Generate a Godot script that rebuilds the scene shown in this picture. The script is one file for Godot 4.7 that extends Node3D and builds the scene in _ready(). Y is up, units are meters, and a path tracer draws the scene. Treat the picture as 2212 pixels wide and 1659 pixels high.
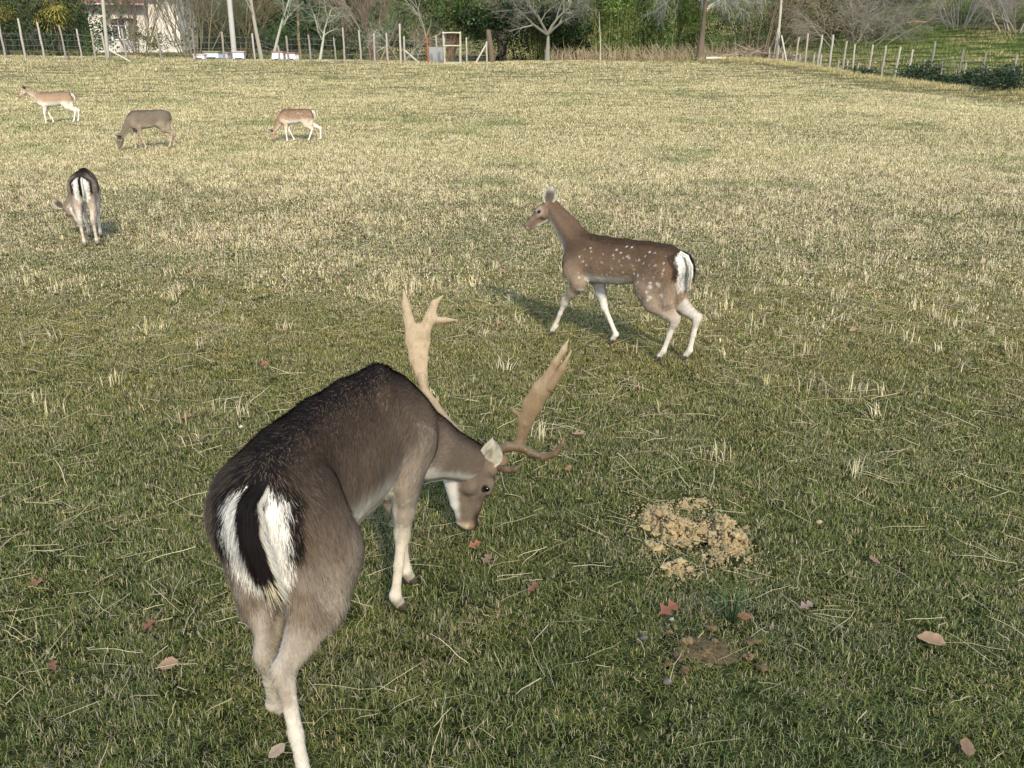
extends Node3D

# ---------------------------------------------------------------- small helpers
var taken := {}
var rng := RandomNumberGenerator.new()
var bumps := FastNoiseLite.new()
var patches := FastNoiseLite.new()
var fine := FastNoiseLite.new()
const EYE := 1.65

class MB:
	var v := PackedVector3Array()
	var n := PackedVector3Array()
	var c := PackedColorArray()
	var t := PackedInt32Array()

	func vert(p: Vector3, nn: Vector3, col: Color) -> int:
		v.append(p); n.append(nn); c.append(col)
		return v.size() - 1

	func tri(a: int, b: int, d: int) -> void:
		var g := (v[d] - v[a]).cross(v[b] - v[a])
		t.append(a)
		if g.dot(n[a] + n[b] + n[d]) < 0.0:
			t.append(d); t.append(b)
		else:
			t.append(b); t.append(d)

	func face(p: Array, col: Color) -> void:
		var nn: Vector3 = (p[2] - p[0]).cross(p[1] - p[0]).normalized()
		var k := v.size()
		for q in p:
			vert(q, nn, col)
		for i in range(1, p.size() - 1):
			t.append(k); t.append(k + i); t.append(k + i + 1)

	# a box with its edges cut back
	func box(x: Transform3D, s: Vector3, col: Color, cut := 0.0) -> void:
		if cut <= 0.0:
			cut = minf(s.x, minf(s.y, s.z)) * 0.08
		var h := s * 0.5
		for ax in 3:
			for sg in [-1.0, 1.0]:
				var u := (ax + 1) % 3
				var w := (ax + 2) % 3
				var nn := Vector3.ZERO
				nn[ax] = sg
				var k := v.size()
				for e in [[-1, -1], [1, -1], [1, 1], [-1, 1]]:
					var p := Vector3.ZERO
					p[ax] = sg * h[ax]
					p[u] = e[0] * (h[u] - cut)
					p[w] = e[1] * (h[w] - cut)
					vert(x * p, (x.basis * nn).normalized(), col)
				tri(k, k + 1, k + 2); tri(k, k + 2, k + 3)
		for ax in 3:
			var u := (ax + 1) % 3
			var w := (ax + 2) % 3
			for a in [-1.0, 1.0]:
				for b in [-1.0, 1.0]:
					var nn := Vector3.ZERO
					nn[u] = a; nn[w] = b
					var k := v.size()
					for e in [[-1, 0], [1, 0], [1, 1], [-1, 1]]:
						var p := Vector3.ZERO
						p[ax] = e[0] * (h[ax] - cut)
						p[u] = a * (h[u] - (cut if e[1] == 1 else 0.0))
						p[w] = b * (h[w] - (0.0 if e[1] == 1 else cut))
						vert(x * p, (x.basis * nn).normalized(), col)
					tri(k, k + 1, k + 2); tri(k, k + 2, k + 3)

	# a swept round limb; colours run from col to col2
	func tube(p: PackedVector3Array, r: PackedFloat32Array, sides: int, col: Color, col2: Color, squash := 1.0, flat := Vector3.ZERO) -> void:
		var m := p.size()
		var d := (p[1] - p[0]).normalized()
		var side := d.cross(Vector3(0.31, 0.2, 0.93) if absf(d.y) > 0.9 else Vector3.UP).normalized()
		if flat != Vector3.ZERO:
			side = (flat - d * flat.dot(d)).normalized()
		var k0 := v.size()
		for i in m:
			var e := d
			if i > 0 and i < m - 1:
				e = (p[i + 1] - p[i - 1]).normalized()
			elif i == m - 1:
				e = (p[i] - p[i - 1]).normalized()
			d = e
			side = (side - d * side.dot(d)).normalized()
			var up := d.cross(side)
			var cc := col.lerp(col2, float(i) / (m - 1))
			for j in sides:
				var an := TAU * j / sides
				var o := side * cos(an) * squash + up * sin(an)
				vert(p[i] + o * r[i], (side * cos(an) + up * sin(an) * squash).normalized(), cc)
		for i in m - 1:
			for j in sides:
				var a := k0 + i * sides + j
				var b := k0 + i * sides + (j + 1) % sides
				tri(a, b, b + sides); tri(a, b + sides, a + sides)
		var tip := vert(p[m - 1] + d * r[m - 1] * 0.6, d, col2)
		for j in sides:
			tri(k0 + (m - 1) * sides + j, k0 + (m - 1) * sides + (j + 1) % sides, tip)
		var foot := vert(p[0] - (p[1] - p[0]).normalized() * r[0] * 0.3, (p[0] - p[1]).normalized(), col)
		for j in sides:
			tri(k0 + j, k0 + (j + 1) % sides, foot)

	# a lumpy rounded body
	func blob(x: Transform3D, rings: int, sides: int, rough: float, noise: FastNoiseLite, freq: float, col: Color, col2: Color) -> void:
		var k0 := v.size()
		for i in rings + 1:
			var th := PI * i / rings
			for j in sides:
				var ph := TAU * j / sides
				var q := Vector3(sin(th) * cos(ph), cos(th), sin(th) * sin(ph))
				var w := noise.get_noise_3dv((q + x.origin * 3.7) * freq)
				vert(x * (q * (1.0 + rough * w)), (x.basis * q).normalized(), col.lerp(col2, clampf(0.5 + w, 0, 1)))
		for i in rings:
			for j in sides:
				var a := k0 + i * sides + j
				var b := k0 + i * sides + (j + 1) % sides
				tri(a, b, b + sides); tri(a, b + sides, a + sides)

	func renormal(k0 := 0) -> void:
		var acc := PackedVector3Array()
		acc.resize(v.size())
		for i in range(0, t.size(), 3):
			var a := t[i]
			var b := t[i + 1]
			var d := t[i + 2]
			var g := (v[d] - v[a]).cross(v[b] - v[a])
			acc[a] += g; acc[b] += g; acc[d] += g
		for i in range(k0, v.size()):
			if acc[i].length_squared() > 1e-20:
				n[i] = acc[i].normalized()

	func done() -> ArrayMesh:
		var a := []
		a.resize(Mesh.ARRAY_MAX)
		a[Mesh.ARRAY_VERTEX] = v
		a[Mesh.ARRAY_NORMAL] = n
		a[Mesh.ARRAY_COLOR] = c
		a[Mesh.ARRAY_INDEX] = t
		var m := ArrayMesh.new()
		m.add_surface_from_arrays(Mesh.PRIMITIVE_TRIANGLES, a)
		return m

# a body described by tapered limbs that melt into each other, meshed as surface nets
class Flesh:
	var bones := []
	var lo: Vector3
	var cell: float
	var nx: int
	var ny: int
	var nz: int
	var f := PackedFloat32Array()
	var v := PackedVector3Array()
	var n := PackedVector3Array()
	var t := PackedInt32Array()
	var reg := PackedInt32Array()

	func bone(a: Vector3, b: Vector3, ra: float, rb: float, k: float, region: int, lat := Vector3.ZERO, s := 1.0) -> void:
		bones.append([a, b, ra, rb, k, region, lat.normalized(), s])

	func fill(size: float) -> void:
		cell = size
		var hi := Vector3(-1e9, -1e9, -1e9)
		lo = -hi
		for o in bones:
			var r := maxf(o[2], o[3]) + cell * 3.0
			for p in [o[0], o[1]]:
				lo = lo.min(p - Vector3(r, r, r))
				hi = hi.max(p + Vector3(r, r, r))
		nx = int((hi.x - lo.x) / cell) + 2
		ny = int((hi.y - lo.y) / cell) + 2
		nz = int((hi.z - lo.z) / cell) + 2
		f.resize(nx * ny * nz)
		for o in bones:
			splat(o)

	func splat(o: Array) -> void:
		var a: Vector3 = o[0]
		var b: Vector3 = o[1]
		var ra: float = o[2]
		var rb: float = o[3]
		var ik: float = 1.0 / o[4]
		var l: Vector3 = o[6]
		var s: float = o[7]
		var sq := 1.0 / s - 1.0
		var ab := b - a
		if s != 1.0:
			ab += l * (ab.dot(l) * sq)
		var il := 1.0 / maxf(ab.length_squared(), 1e-9)
		var reach: float = maxf(maxf(4.0 * o[4], 2.2 * cell), 0.0)
		var r := maxf(ra, rb) + reach
		var p0 := (a.min(b) - Vector3(r, r, r) - lo) / cell
		var p1 := (a.max(b) + Vector3(r, r, r) - lo) / cell
		var i0 := maxi(0, int(p0.x)); var i1 := mini(nx - 1, int(p1.x) + 1)
		var j0 := maxi(0, int(p0.y)); var j1 := mini(ny - 1, int(p1.y) + 1)
		var k0 := maxi(0, int(p0.z)); var k1 := mini(nz - 1, int(p1.z) + 1)
		var dr := rb - ra
		for i in range(i0, i1 + 1):
			for j in range(j0, j1 + 1):
				var q := lo + Vector3(i, j, k0) * cell - a
				var at := (i * ny + j) * nz + k0
				for k in range(k0, k1 + 1):
					var w := q
					if s != 1.0:
						w += l * (q.dot(l) * sq)
					var h := clampf(w.dot(ab) * il, 0.0, 1.0)
					var d := (w - ab * h).length() - ra - dr * h
					if d < reach:
						f[at] += exp(-maxf(d, -0.2) * ik)
					at += 1
					q.z += cell

	func near(p: Vector3) -> int:
		var best := 1e9
		var which := 0
		for o in bones:
			var a: Vector3 = o[0]
			var ab: Vector3 = o[1] - a
			var h := clampf((p - a).dot(ab) / maxf(ab.length_squared(), 1e-9), 0.0, 1.0)
			var d: float = ((p - a) - ab * h).length() - lerpf(o[2], o[3], h)
			if d < best:
				best = d
				which = o[5]
		return which

	func skin() -> void:
		var at := PackedInt32Array()
		at.resize(f.size())
		at.fill(-1)
		var st := [0, nz * ny, nz, nz * ny + nz, 1, nz * ny + 1, nz + 1, nz * ny + nz + 1]
		var ed := [[0, 1], [2, 3], [4, 5], [6, 7], [0, 2], [1, 3], [4, 6], [5, 7], [0, 4], [1, 5], [2, 6], [3, 7]]
		var s1: int = st[1]; var s2: int = st[2]; var s3: int = st[3]; var s5: int = st[5]; var s6: int = st[6]; var s7: int = st[7]
		for i in nx - 1:
			for j in ny - 1:
				var c := (i * ny + j) * nz
				for k in nz - 1:
					var m := f[c] > 1.0
					if m != (f[c + s7] > 1.0) or m != (f[c + s1] > 1.0) or m != (f[c + s2] > 1.0) or m != (f[c + s3] > 1.0) or m != (f[c + 1] > 1.0) or m != (f[c + s5] > 1.0) or m != (f[c + s6] > 1.0):
						var sum := Vector3.ZERO
						var num := 0
						for e in ed:
							var x := f[c + st[e[0]]]
							var y := f[c + st[e[1]]]
							if (x > 1.0) != (y > 1.0):
								var gx := log(maxf(x, 0.01))
								var gy := log(maxf(y, 0.01))
								var h := gx / (gx - gy)
								var p := Vector3(e[0] & 1, (e[0] >> 1) & 1, e[0] >> 2)
								var q := Vector3(e[1] & 1, (e[1] >> 1) & 1, e[1] >> 2)
								sum += p.lerp(q, h)
								num += 1
						at[c] = v.size()
						v.append(lo + (Vector3(i, j, k) + sum / num) * cell)
					c += 1
		n.resize(v.size())
		for i in range(1, nx - 1):
			for j in range(1, ny - 1):
				var c := (i * ny + j) * nz + 1
				for k in range(1, nz - 1):
					var m := f[c] > 1.0
					if m != (f[c + s1] > 1.0):
						quad(at[c], at[c - s2], at[c - s2 - 1], at[c - 1], m)
					if m != (f[c + s2] > 1.0):
						quad(at[c], at[c - 1], at[c - 1 - s1], at[c - s1], m)
					if m != (f[c + 1] > 1.0):
						quad(at[c], at[c - s1], at[c - s1 - s2], at[c - s2], m)
					c += 1
		for i in v.size():
			n[i] = n[i].normalized()
		reg.resize(v.size())
		for i in v.size():
			reg[i] = near(v[i])
		f.clear()

	func quad(a: int, b: int, d: int, e: int, inside: bool) -> void:
		if a < 0 or b < 0 or d < 0 or e < 0:
			return
		if not inside:
			var w := b
			b = e
			e = w
		var g := (v[d] - v[a]).cross(v[e] - v[b])
		n[a] += g; n[b] += g; n[d] += g; n[e] += g
		t.append(a); t.append(d); t.append(b)
		t.append(a); t.append(e); t.append(d)

func numbered(called: String, parent: Node) -> String:
	var key := str(parent.get_instance_id()) + called
	var k: int = taken.get(key, 0)
	taken[key] = k + 1
	return called if k == 0 else "%s_%03d" % [called, k]

func part(called: String, mesh: Mesh, m: Material, parent: Node = self) -> MeshInstance3D:
	var o := MeshInstance3D.new()
	o.mesh = mesh
	o.material_override = m
	o.name = numbered(called, parent)
	parent.add_child(o, true)
	return o

func tag(o: Node, label: String, category: String, group := "", kind := "") -> Node:
	if label: o.set_meta("label", label)
	if category: o.set_meta("category", category)
	if group: o.set_meta("group", group)
	if kind: o.set_meta("kind", kind)
	return o

func thing(called: String, label: String, category: String, at := Vector3.ZERO, turn := 0.0, group := "") -> Node3D:
	var o := Node3D.new()
	o.name = numbered(called, self)
	add_child(o, true)
	o.position = at
	o.rotation.y = turn
	tag(o, label, category, group)
	return o

func painted(rough := 0.85) -> StandardMaterial3D:
	var m := StandardMaterial3D.new()
	m.vertex_color_use_as_albedo = true
	m.roughness = rough
	m.metallic_specular = 0.35
	return m

func noise_map(freq: float, seed_: int, bump := 0.0, kind := FastNoiseLite.TYPE_SIMPLEX_SMOOTH, size := 512) -> NoiseTexture2D:
	var q := FastNoiseLite.new()
	q.noise_type = kind
	q.frequency = freq
	q.seed = seed_
	q.fractal_octaves = 5
	var x := NoiseTexture2D.new()
	x.width = size
	x.height = size
	x.seamless = true
	x.noise = q
	if bump > 0.0:
		x.as_normal_map = true
		x.bump_strength = bump
	return x

func shade_map(freq: float, seed_: int, lo: float, hi: float) -> NoiseTexture2D:
	var x := noise_map(freq, seed_)
	var g := Gradient.new()
	g.set_color(0, Color(lo, lo, lo)); g.set_color(1, Color(hi, hi, hi))
	x.color_ramp = g
	return x

func rnd(a: float, b: float) -> float:
	return rng.randf_range(a, b)

func sstep(a: float, b: float, x: float) -> float:
	return smoothstep(a, b, x)

# ---------------------------------------------------------------- the lie of the land
const LIE := [[-60.0, 0.0], [0.0, 0.0], [5.0, 0.0], [8.0, -0.03], [14.0, -0.02], [20.0, 0.13], [24.0, 0.42], [30.0, 0.92], [36.0, 1.42], [42.0, 2.02], [45.0, 2.22], [50.0, 2.3], [58.0, 2.4], [80.0, 4.0], [120.0, 9.0], [600.0, 60.0]]

func beyond(x: float, z: float) -> float:   # metres past the fence on the right, towards the hillside
	return (x - 13.3) * 0.8 - (z + 45.2) * 0.6

func ground(x: float, z: float) -> float:
	var d := -z
	var h := 0.0
	for i in LIE.size() - 1:
		if d <= LIE[i + 1][0] or i == LIE.size() - 2:
			var t := clampf((d - LIE[i][0]) / (LIE[i + 1][0] - LIE[i][0]), 0, 1)
			var p0: float = LIE[maxi(i - 1, 0)][1]
			var p3: float = LIE[mini(i + 2, LIE.size() - 1)][1]
			var w: float = LIE[i + 1][0] - LIE[i][0]
			var m0: float = (LIE[i + 1][1] - p0) / (LIE[i + 1][0] - LIE[maxi(i - 1, 0)][0]) * w
			var m1: float = (p3 - LIE[i][1]) / (LIE[mini(i + 2, LIE.size() - 1)][0] - LIE[i][0]) * w
			h = (2*t*t*t - 3*t*t + 1) * LIE[i][1] + (t*t*t - 2*t*t + t) * m0 + (-2*t*t*t + 3*t*t) * LIE[i + 1][1] + (t*t*t - t*t) * m1
			break
	var s := beyond(x, z)
	var hill := 0.0
	if s > -4.0:
		hill = 0.24 * (s - 2.0 + sqrt((s - 2.0) * (s - 2.0) + 4.0)) * 0.5 - 0.25 * exp(-s * s * 0.35)
		hill = minf(hill, 14.0 + hill * 0.1)
		h += hill * sstep(-4.0, 0.0, s)
		h += 0.28 * exp(-pow(s + 2.2, 2.0) * 0.9) * sstep(20.0, 30.0, d)
	h -= 0.5 * sstep(8.0, 19.0, x) * sstep(22.0, 33.0, d) * sstep(50.0, 38.0, d)
	h += 0.25 * sstep(-6.0, -24.0, x) * sstep(26.0, 40.0, d) * sstep(60.0, 48.0, d)
	var far := clampf(d / 30.0, 0.0, 1.0)
	h += bumps.get_noise_2d(x * 3.0, z * 3.0) * lerpf(0.012, 0.10, far)
	return h

func on(x: float, z: float, lift := 0.0) -> Vector3:
	return Vector3(x, ground(x, z) + lift, z)

# where a line of sight that leaves the photograph at this column stands on the ground at a distance
func spot(column: float, dist: float, lift := 0.0) -> Vector3:
	var y := 0.5
	var x := 0.0
	for i in 3:
		x = (column * 0.46292 - 512.0) / 829.0 * (dist * 0.9367 + (EYE - y) * 0.3502)
		y = ground(x, -dist)
	return Vector3(x, y + lift, -dist)

# ---------------------------------------------------------------- deer
enum { TORSO, THIGH, GASKIN, HCANNON, SHOULDER, FOREARM, FCANNON, NECK, HEAD }
var spots := PackedVector3Array()   # length along the body, height, size

func V(r: float, y: float, f: float) -> Vector3:
	return Vector3(r, y, -f)

func coat(kind: String, region: int, p: Vector3, nn: Vector3, head: Array, j: float) -> Color:
	var r := absf(p.x - head[6] * (p.z * p.z + .8 * p.z) * sstep(-.1, .1, p.y - .35))
	var y := p.y
	var f := -p.z
	var ns := fine.get_noise_3d(p.x * 40.0, p.y * 40.0, p.z * 40.0) * 0.5 + fine.get_noise_3d(p.x * 160.0, p.y * 160.0, p.z * 160.0) * 0.4
	ns += j * (1.2 if region < GASKIN else 0.5)
	var buck := kind == "buck"
	var dark := Color(0.014, 0.011, 0.011)
	var upper := Color(0.045, 0.032, 0.025)
	var side := Color(0.145, 0.11, 0.086)
	var low := Color(0.262, 0.218, 0.175)
	var white := Color(0.66, 0.64, 0.6)
	var cream := Color(0.52, 0.46, 0.37)
	var neck := Color(0.17, 0.13, 0.1)
	if kind == "spotted":
		dark = Color(0.045, 0.03, 0.021); upper = Color(0.09, 0.057, 0.037); side = Color(0.2, 0.135, 0.088); low = Color(0.28, 0.21, 0.152); neck = Color(0.175, 0.118, 0.08); cream = Color(0.6, 0.54, 0.46)
	elif kind == "pale":
		dark = Color(0.12, 0.085, 0.06); upper = Color(0.22, 0.15, 0.1); side = Color(0.34, 0.235, 0.16); low = Color(0.62, 0.54, 0.44); neck = Color(0.36, 0.24, 0.16); cream = Color(0.7, 0.65, 0.57)
	elif kind == "red":
		dark = Color(0.1, 0.06, 0.04); upper = Color(0.17, 0.105, 0.068); side = Color(0.25, 0.16, 0.105); low = Color(0.55, 0.44, 0.34); neck = Color(0.33, 0.2, 0.13); cream = Color(0.74, 0.69, 0.62)
	elif kind == "fawn":
		dark = Color(0.03, 0.023, 0.02); upper = Color(0.17, 0.125, 0.092); side = Color(0.27, 0.205, 0.155); low = Color(0.42, 0.34, 0.28); neck = Color(0.23, 0.17, 0.125); cream = Color(0.58, 0.5, 0.42)
	elif kind == "brown":
		dark = Color(0.075, 0.06, 0.047); upper = Color(0.125, 0.1, 0.076); side = Color(0.17, 0.135, 0.103); low = Color(0.27, 0.215, 0.165); neck = Color(0.145, 0.117, 0.09); cream = Color(0.42, 0.32, 0.22); white = Color(0.42, 0.38, 0.32)
	var c: Color
	var up_neck := sstep(.03, .24, (p - head[7]).dot(head[5]) + ns * .03) if region == TORSO or region == NECK or region == SHOULDER else 0.0
	match region:
		TORSO, THIGH, SHOULDER, NECK:
			var t := (y - 0.5 + ns * 0.06) / 0.32
			c = low.lerp(side, sstep(0.05, 0.42, t))
			c = c.lerp(upper, sstep(0.4, 0.9, t))
			if buck:
				c = c.lerp(Color(0.12, 0.085, 0.06), 0.55 * sstep(0.12, 0.5, fine.get_noise_3d(p.x * 9.0 + 7.0, p.y * 9.0, p.z * 9.0) + 0.15) * sstep(0.9, 0.4, t))
			c = c.lerp(dark, sstep(0.085, 0.03, r + ns * 0.02) * sstep(0.66, 0.76, y))
			if region != THIGH:
				c = c.lerp(white, sstep(-0.05 if buck else -.25, -0.5 if buck else -.7, nn.y + ns * 0.2) * sstep(0.62, 0.52, y))
			if region == SHOULDER:
				c = c.lerp(low, (0.45 if buck else 0.15) * sstep(0.7, 0.56, y))
			if kind == "spotted" or kind == "red" or kind == "fawn":
				var band := 0.505 + 0.03 * sin(f * 5.0)
				if region == TORSO:
					c = c.lerp(low.lerp(white, 0.3), 0.75 * sstep(0.016, 0.006, absf(y - band - 0.018 + ns * 0.006)) * sstep(0.28, 0.34, f) * sstep(0.66, 0.6, f))
					c = c.lerp(white, sstep(0.565, 0.5, y + ns * 0.02) * sstep(0.22, 0.34, f) * sstep(.8, .7, f))
				for q in spots:
					var dd := (Vector2(f, y) - Vector2(q.x, q.y)).length()
					if dd < q.z * 1.5:
						c = c.lerp(white, 0.85 * sstep(q.z * 1.25, q.z * 0.5, dd + ns * 0.006))
			if kind == "pale":
				c = c.lerp(white, sstep(0.56, 0.47, y + ns * 0.02) * sstep(0.1, 0.25, f))
			# the white mirror under the tail with its black border
			if f < 0.2 and kind != "brown":
				var w := 0.0
				if y > 0.38 and y < 0.79:
					w = (0.078 if buck else .084) * sqrt(clampf((0.795 - y) / 0.05, 0, 1)) * lerpf(0.12, 1.0, sstep(0.46, 0.585, y))
				var rear := sstep(0.15, 0.5, nn.z + 0.15)
				if w > 0.0:
					var edge := (w - r + ns * 0.022) / 0.014
					var rim := sstep(0.026, 0.012, absf(r - w - 0.010 + ns * 0.006)) * sstep(0.585, 0.63, y)
					c = c.lerp(dark, rim * rear)
					c = c.lerp(white, clampf(edge, 0, 1) * rear)
				elif y >= 0.79:
					c = c.lerp(dark, sstep(0.06 if kind != "fawn" else .04, 0.03, r) * rear)
			if up_neck > 0.0 and region != THIGH:
				var tt := sstep(0.25, 0.8, nn.dot(head[4]) + ns * 0.25)
				var nc := neck.lerp(upper, 0.75 * tt)
				nc = nc.lerp(low, 0.5 * sstep(0.1, -0.5, nn.dot(head[4]) + ns * 0.3))
				nc = nc.lerp(white, (sstep(-0.35, -0.72, nn.dot(head[4]) + ns * 0.25) if buck else .9 * sstep(-0.1, -0.6, nn.dot(head[4]) + ns * 0.25)))
				c = c.lerp(nc, up_neck * (0.4 if region == SHOULDER else 1.0))
		GASKIN:
			c = low.lerp(cream, 0.6 * sstep(0.44, 0.27, y))
			if kind != "brown":
				c = c.lerp(white, sstep(0.25, 0.8, -nn.x * signf(p.x) + ns * 0.3) * 0.5 * sstep(.02, .04, absf(p.x)))
		HCANNON:
			c = cream.lerp(low, 0.4 * sstep(0.24, 0.34, y))
			if buck:
				c = c.lerp(Color(.17, .125, .085), .6 * sstep(.035, .01, absf(y - .30 + ns * .01)) * sstep(.1, .6, nn.z))
			c = c.lerp(Color(0.33, 0.25, 0.17), 0.6 * sstep(0.07, 0.03, y))
		FOREARM:
			c = low.lerp(cream, 0.85 * sstep(0.42, 0.27, y)).lerp(low.lerp(side, .6), sstep(.40, .50, y + ns * .03))
			c = c.lerp(white, 0.8 * sstep(0.1, 0.6, -nn.x * signf(p.x)))
		FCANNON:
			c = cream.lerp(Color(0.33, 0.25, 0.17), 0.6 * sstep(0.07, 0.03, y))
		_:
			var q: Vector3 = p - head[0]
			var h: float = q.dot(head[1]) / 0.27
			var u: float = q.dot(head[2]) / 0.06 / head[8]
			var la: float = q.dot(head[3]) / 0.05 / head[8]
			c = neck.lerp(low, 0.12) * (.78 if buck else .95)
			c = c.lerp(upper.lerp(Color(0.13, 0.08, 0.05), 0.5), 0.8 * sstep(0.15, 0.7, u + h * 0.4) * sstep(0.7, 0.3, absf(la)))
			c = c.lerp(Color(0.24, 0.15, 0.085), 0.6 * sstep(0.2, 0.0, h) * sstep(0.2, 0.6, u))
			c = c.lerp(white.lerp(low, 0.25), sstep(-1.25, -1.6, u - h * 0.7 + ns * 0.15) * sstep(0.95, 0.8, h))
			if buck:
				c = c.lerp(Color(0.035, 0.024, 0.018), 0.95 * sstep(0.66, 0.86, h) * sstep(-0.35, 0.0, u + ns * 0.1))
			else:
				c = c.lerp(Color(0.13, 0.095, 0.075), 0.6 * sstep(0.7, 0.9, h))
			c = c.lerp(Color(0.3, 0.19, 0.1), (0.6 if buck else 0.2) * sstep(0.88, 0.97, h) * sstep(0.0, -0.25, u))
			c = c.lerp(Color(0.5, 0.42, 0.32), 0.8 * sstep(0.9, 1.0, h) * sstep(-0.28, -0.42, u))
			# pale ring round the eye
			var e := Vector3(h - 0.38, u - 0.15, absf(la) - 0.92)
			if not buck:
				c = c.lerp(low.lerp(white, 0.15), 0.5 * sstep(0.2, 0.1, Vector2(e.x, e.y * 0.25).length()) * sstep(0.3, 0.7, absf(la)))
			c = c.lerp(Color(0.02, 0.016, 0.014), sstep(0.075, 0.045, Vector2(e.x, e.y * 0.35).length()) * sstep(0.5, 0.7, absf(la)))
	var k := 1.0 + ns * (0.55 if region < GASKIN else 0.3)
	return Color(c.r * k, c.g * k, c.b * k)

func flow(region: int, p: Vector3, head: Array) -> Vector3:
	match region:
		TORSO, SHOULDER:
			return V(p.x, -0.5, -1.0) if -p.z > 0.1 else V(0, -1, -0.2)
		THIGH:
			return V(0, -0.8, -0.7) if -p.z > 0.12 else V(0, -1, 0)
		NECK:
			return -head[5] - Vector3(0, 0.3, 0)
		HEAD:
			return -head[1]
	return Vector3(0, -1, 0.1)

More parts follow.
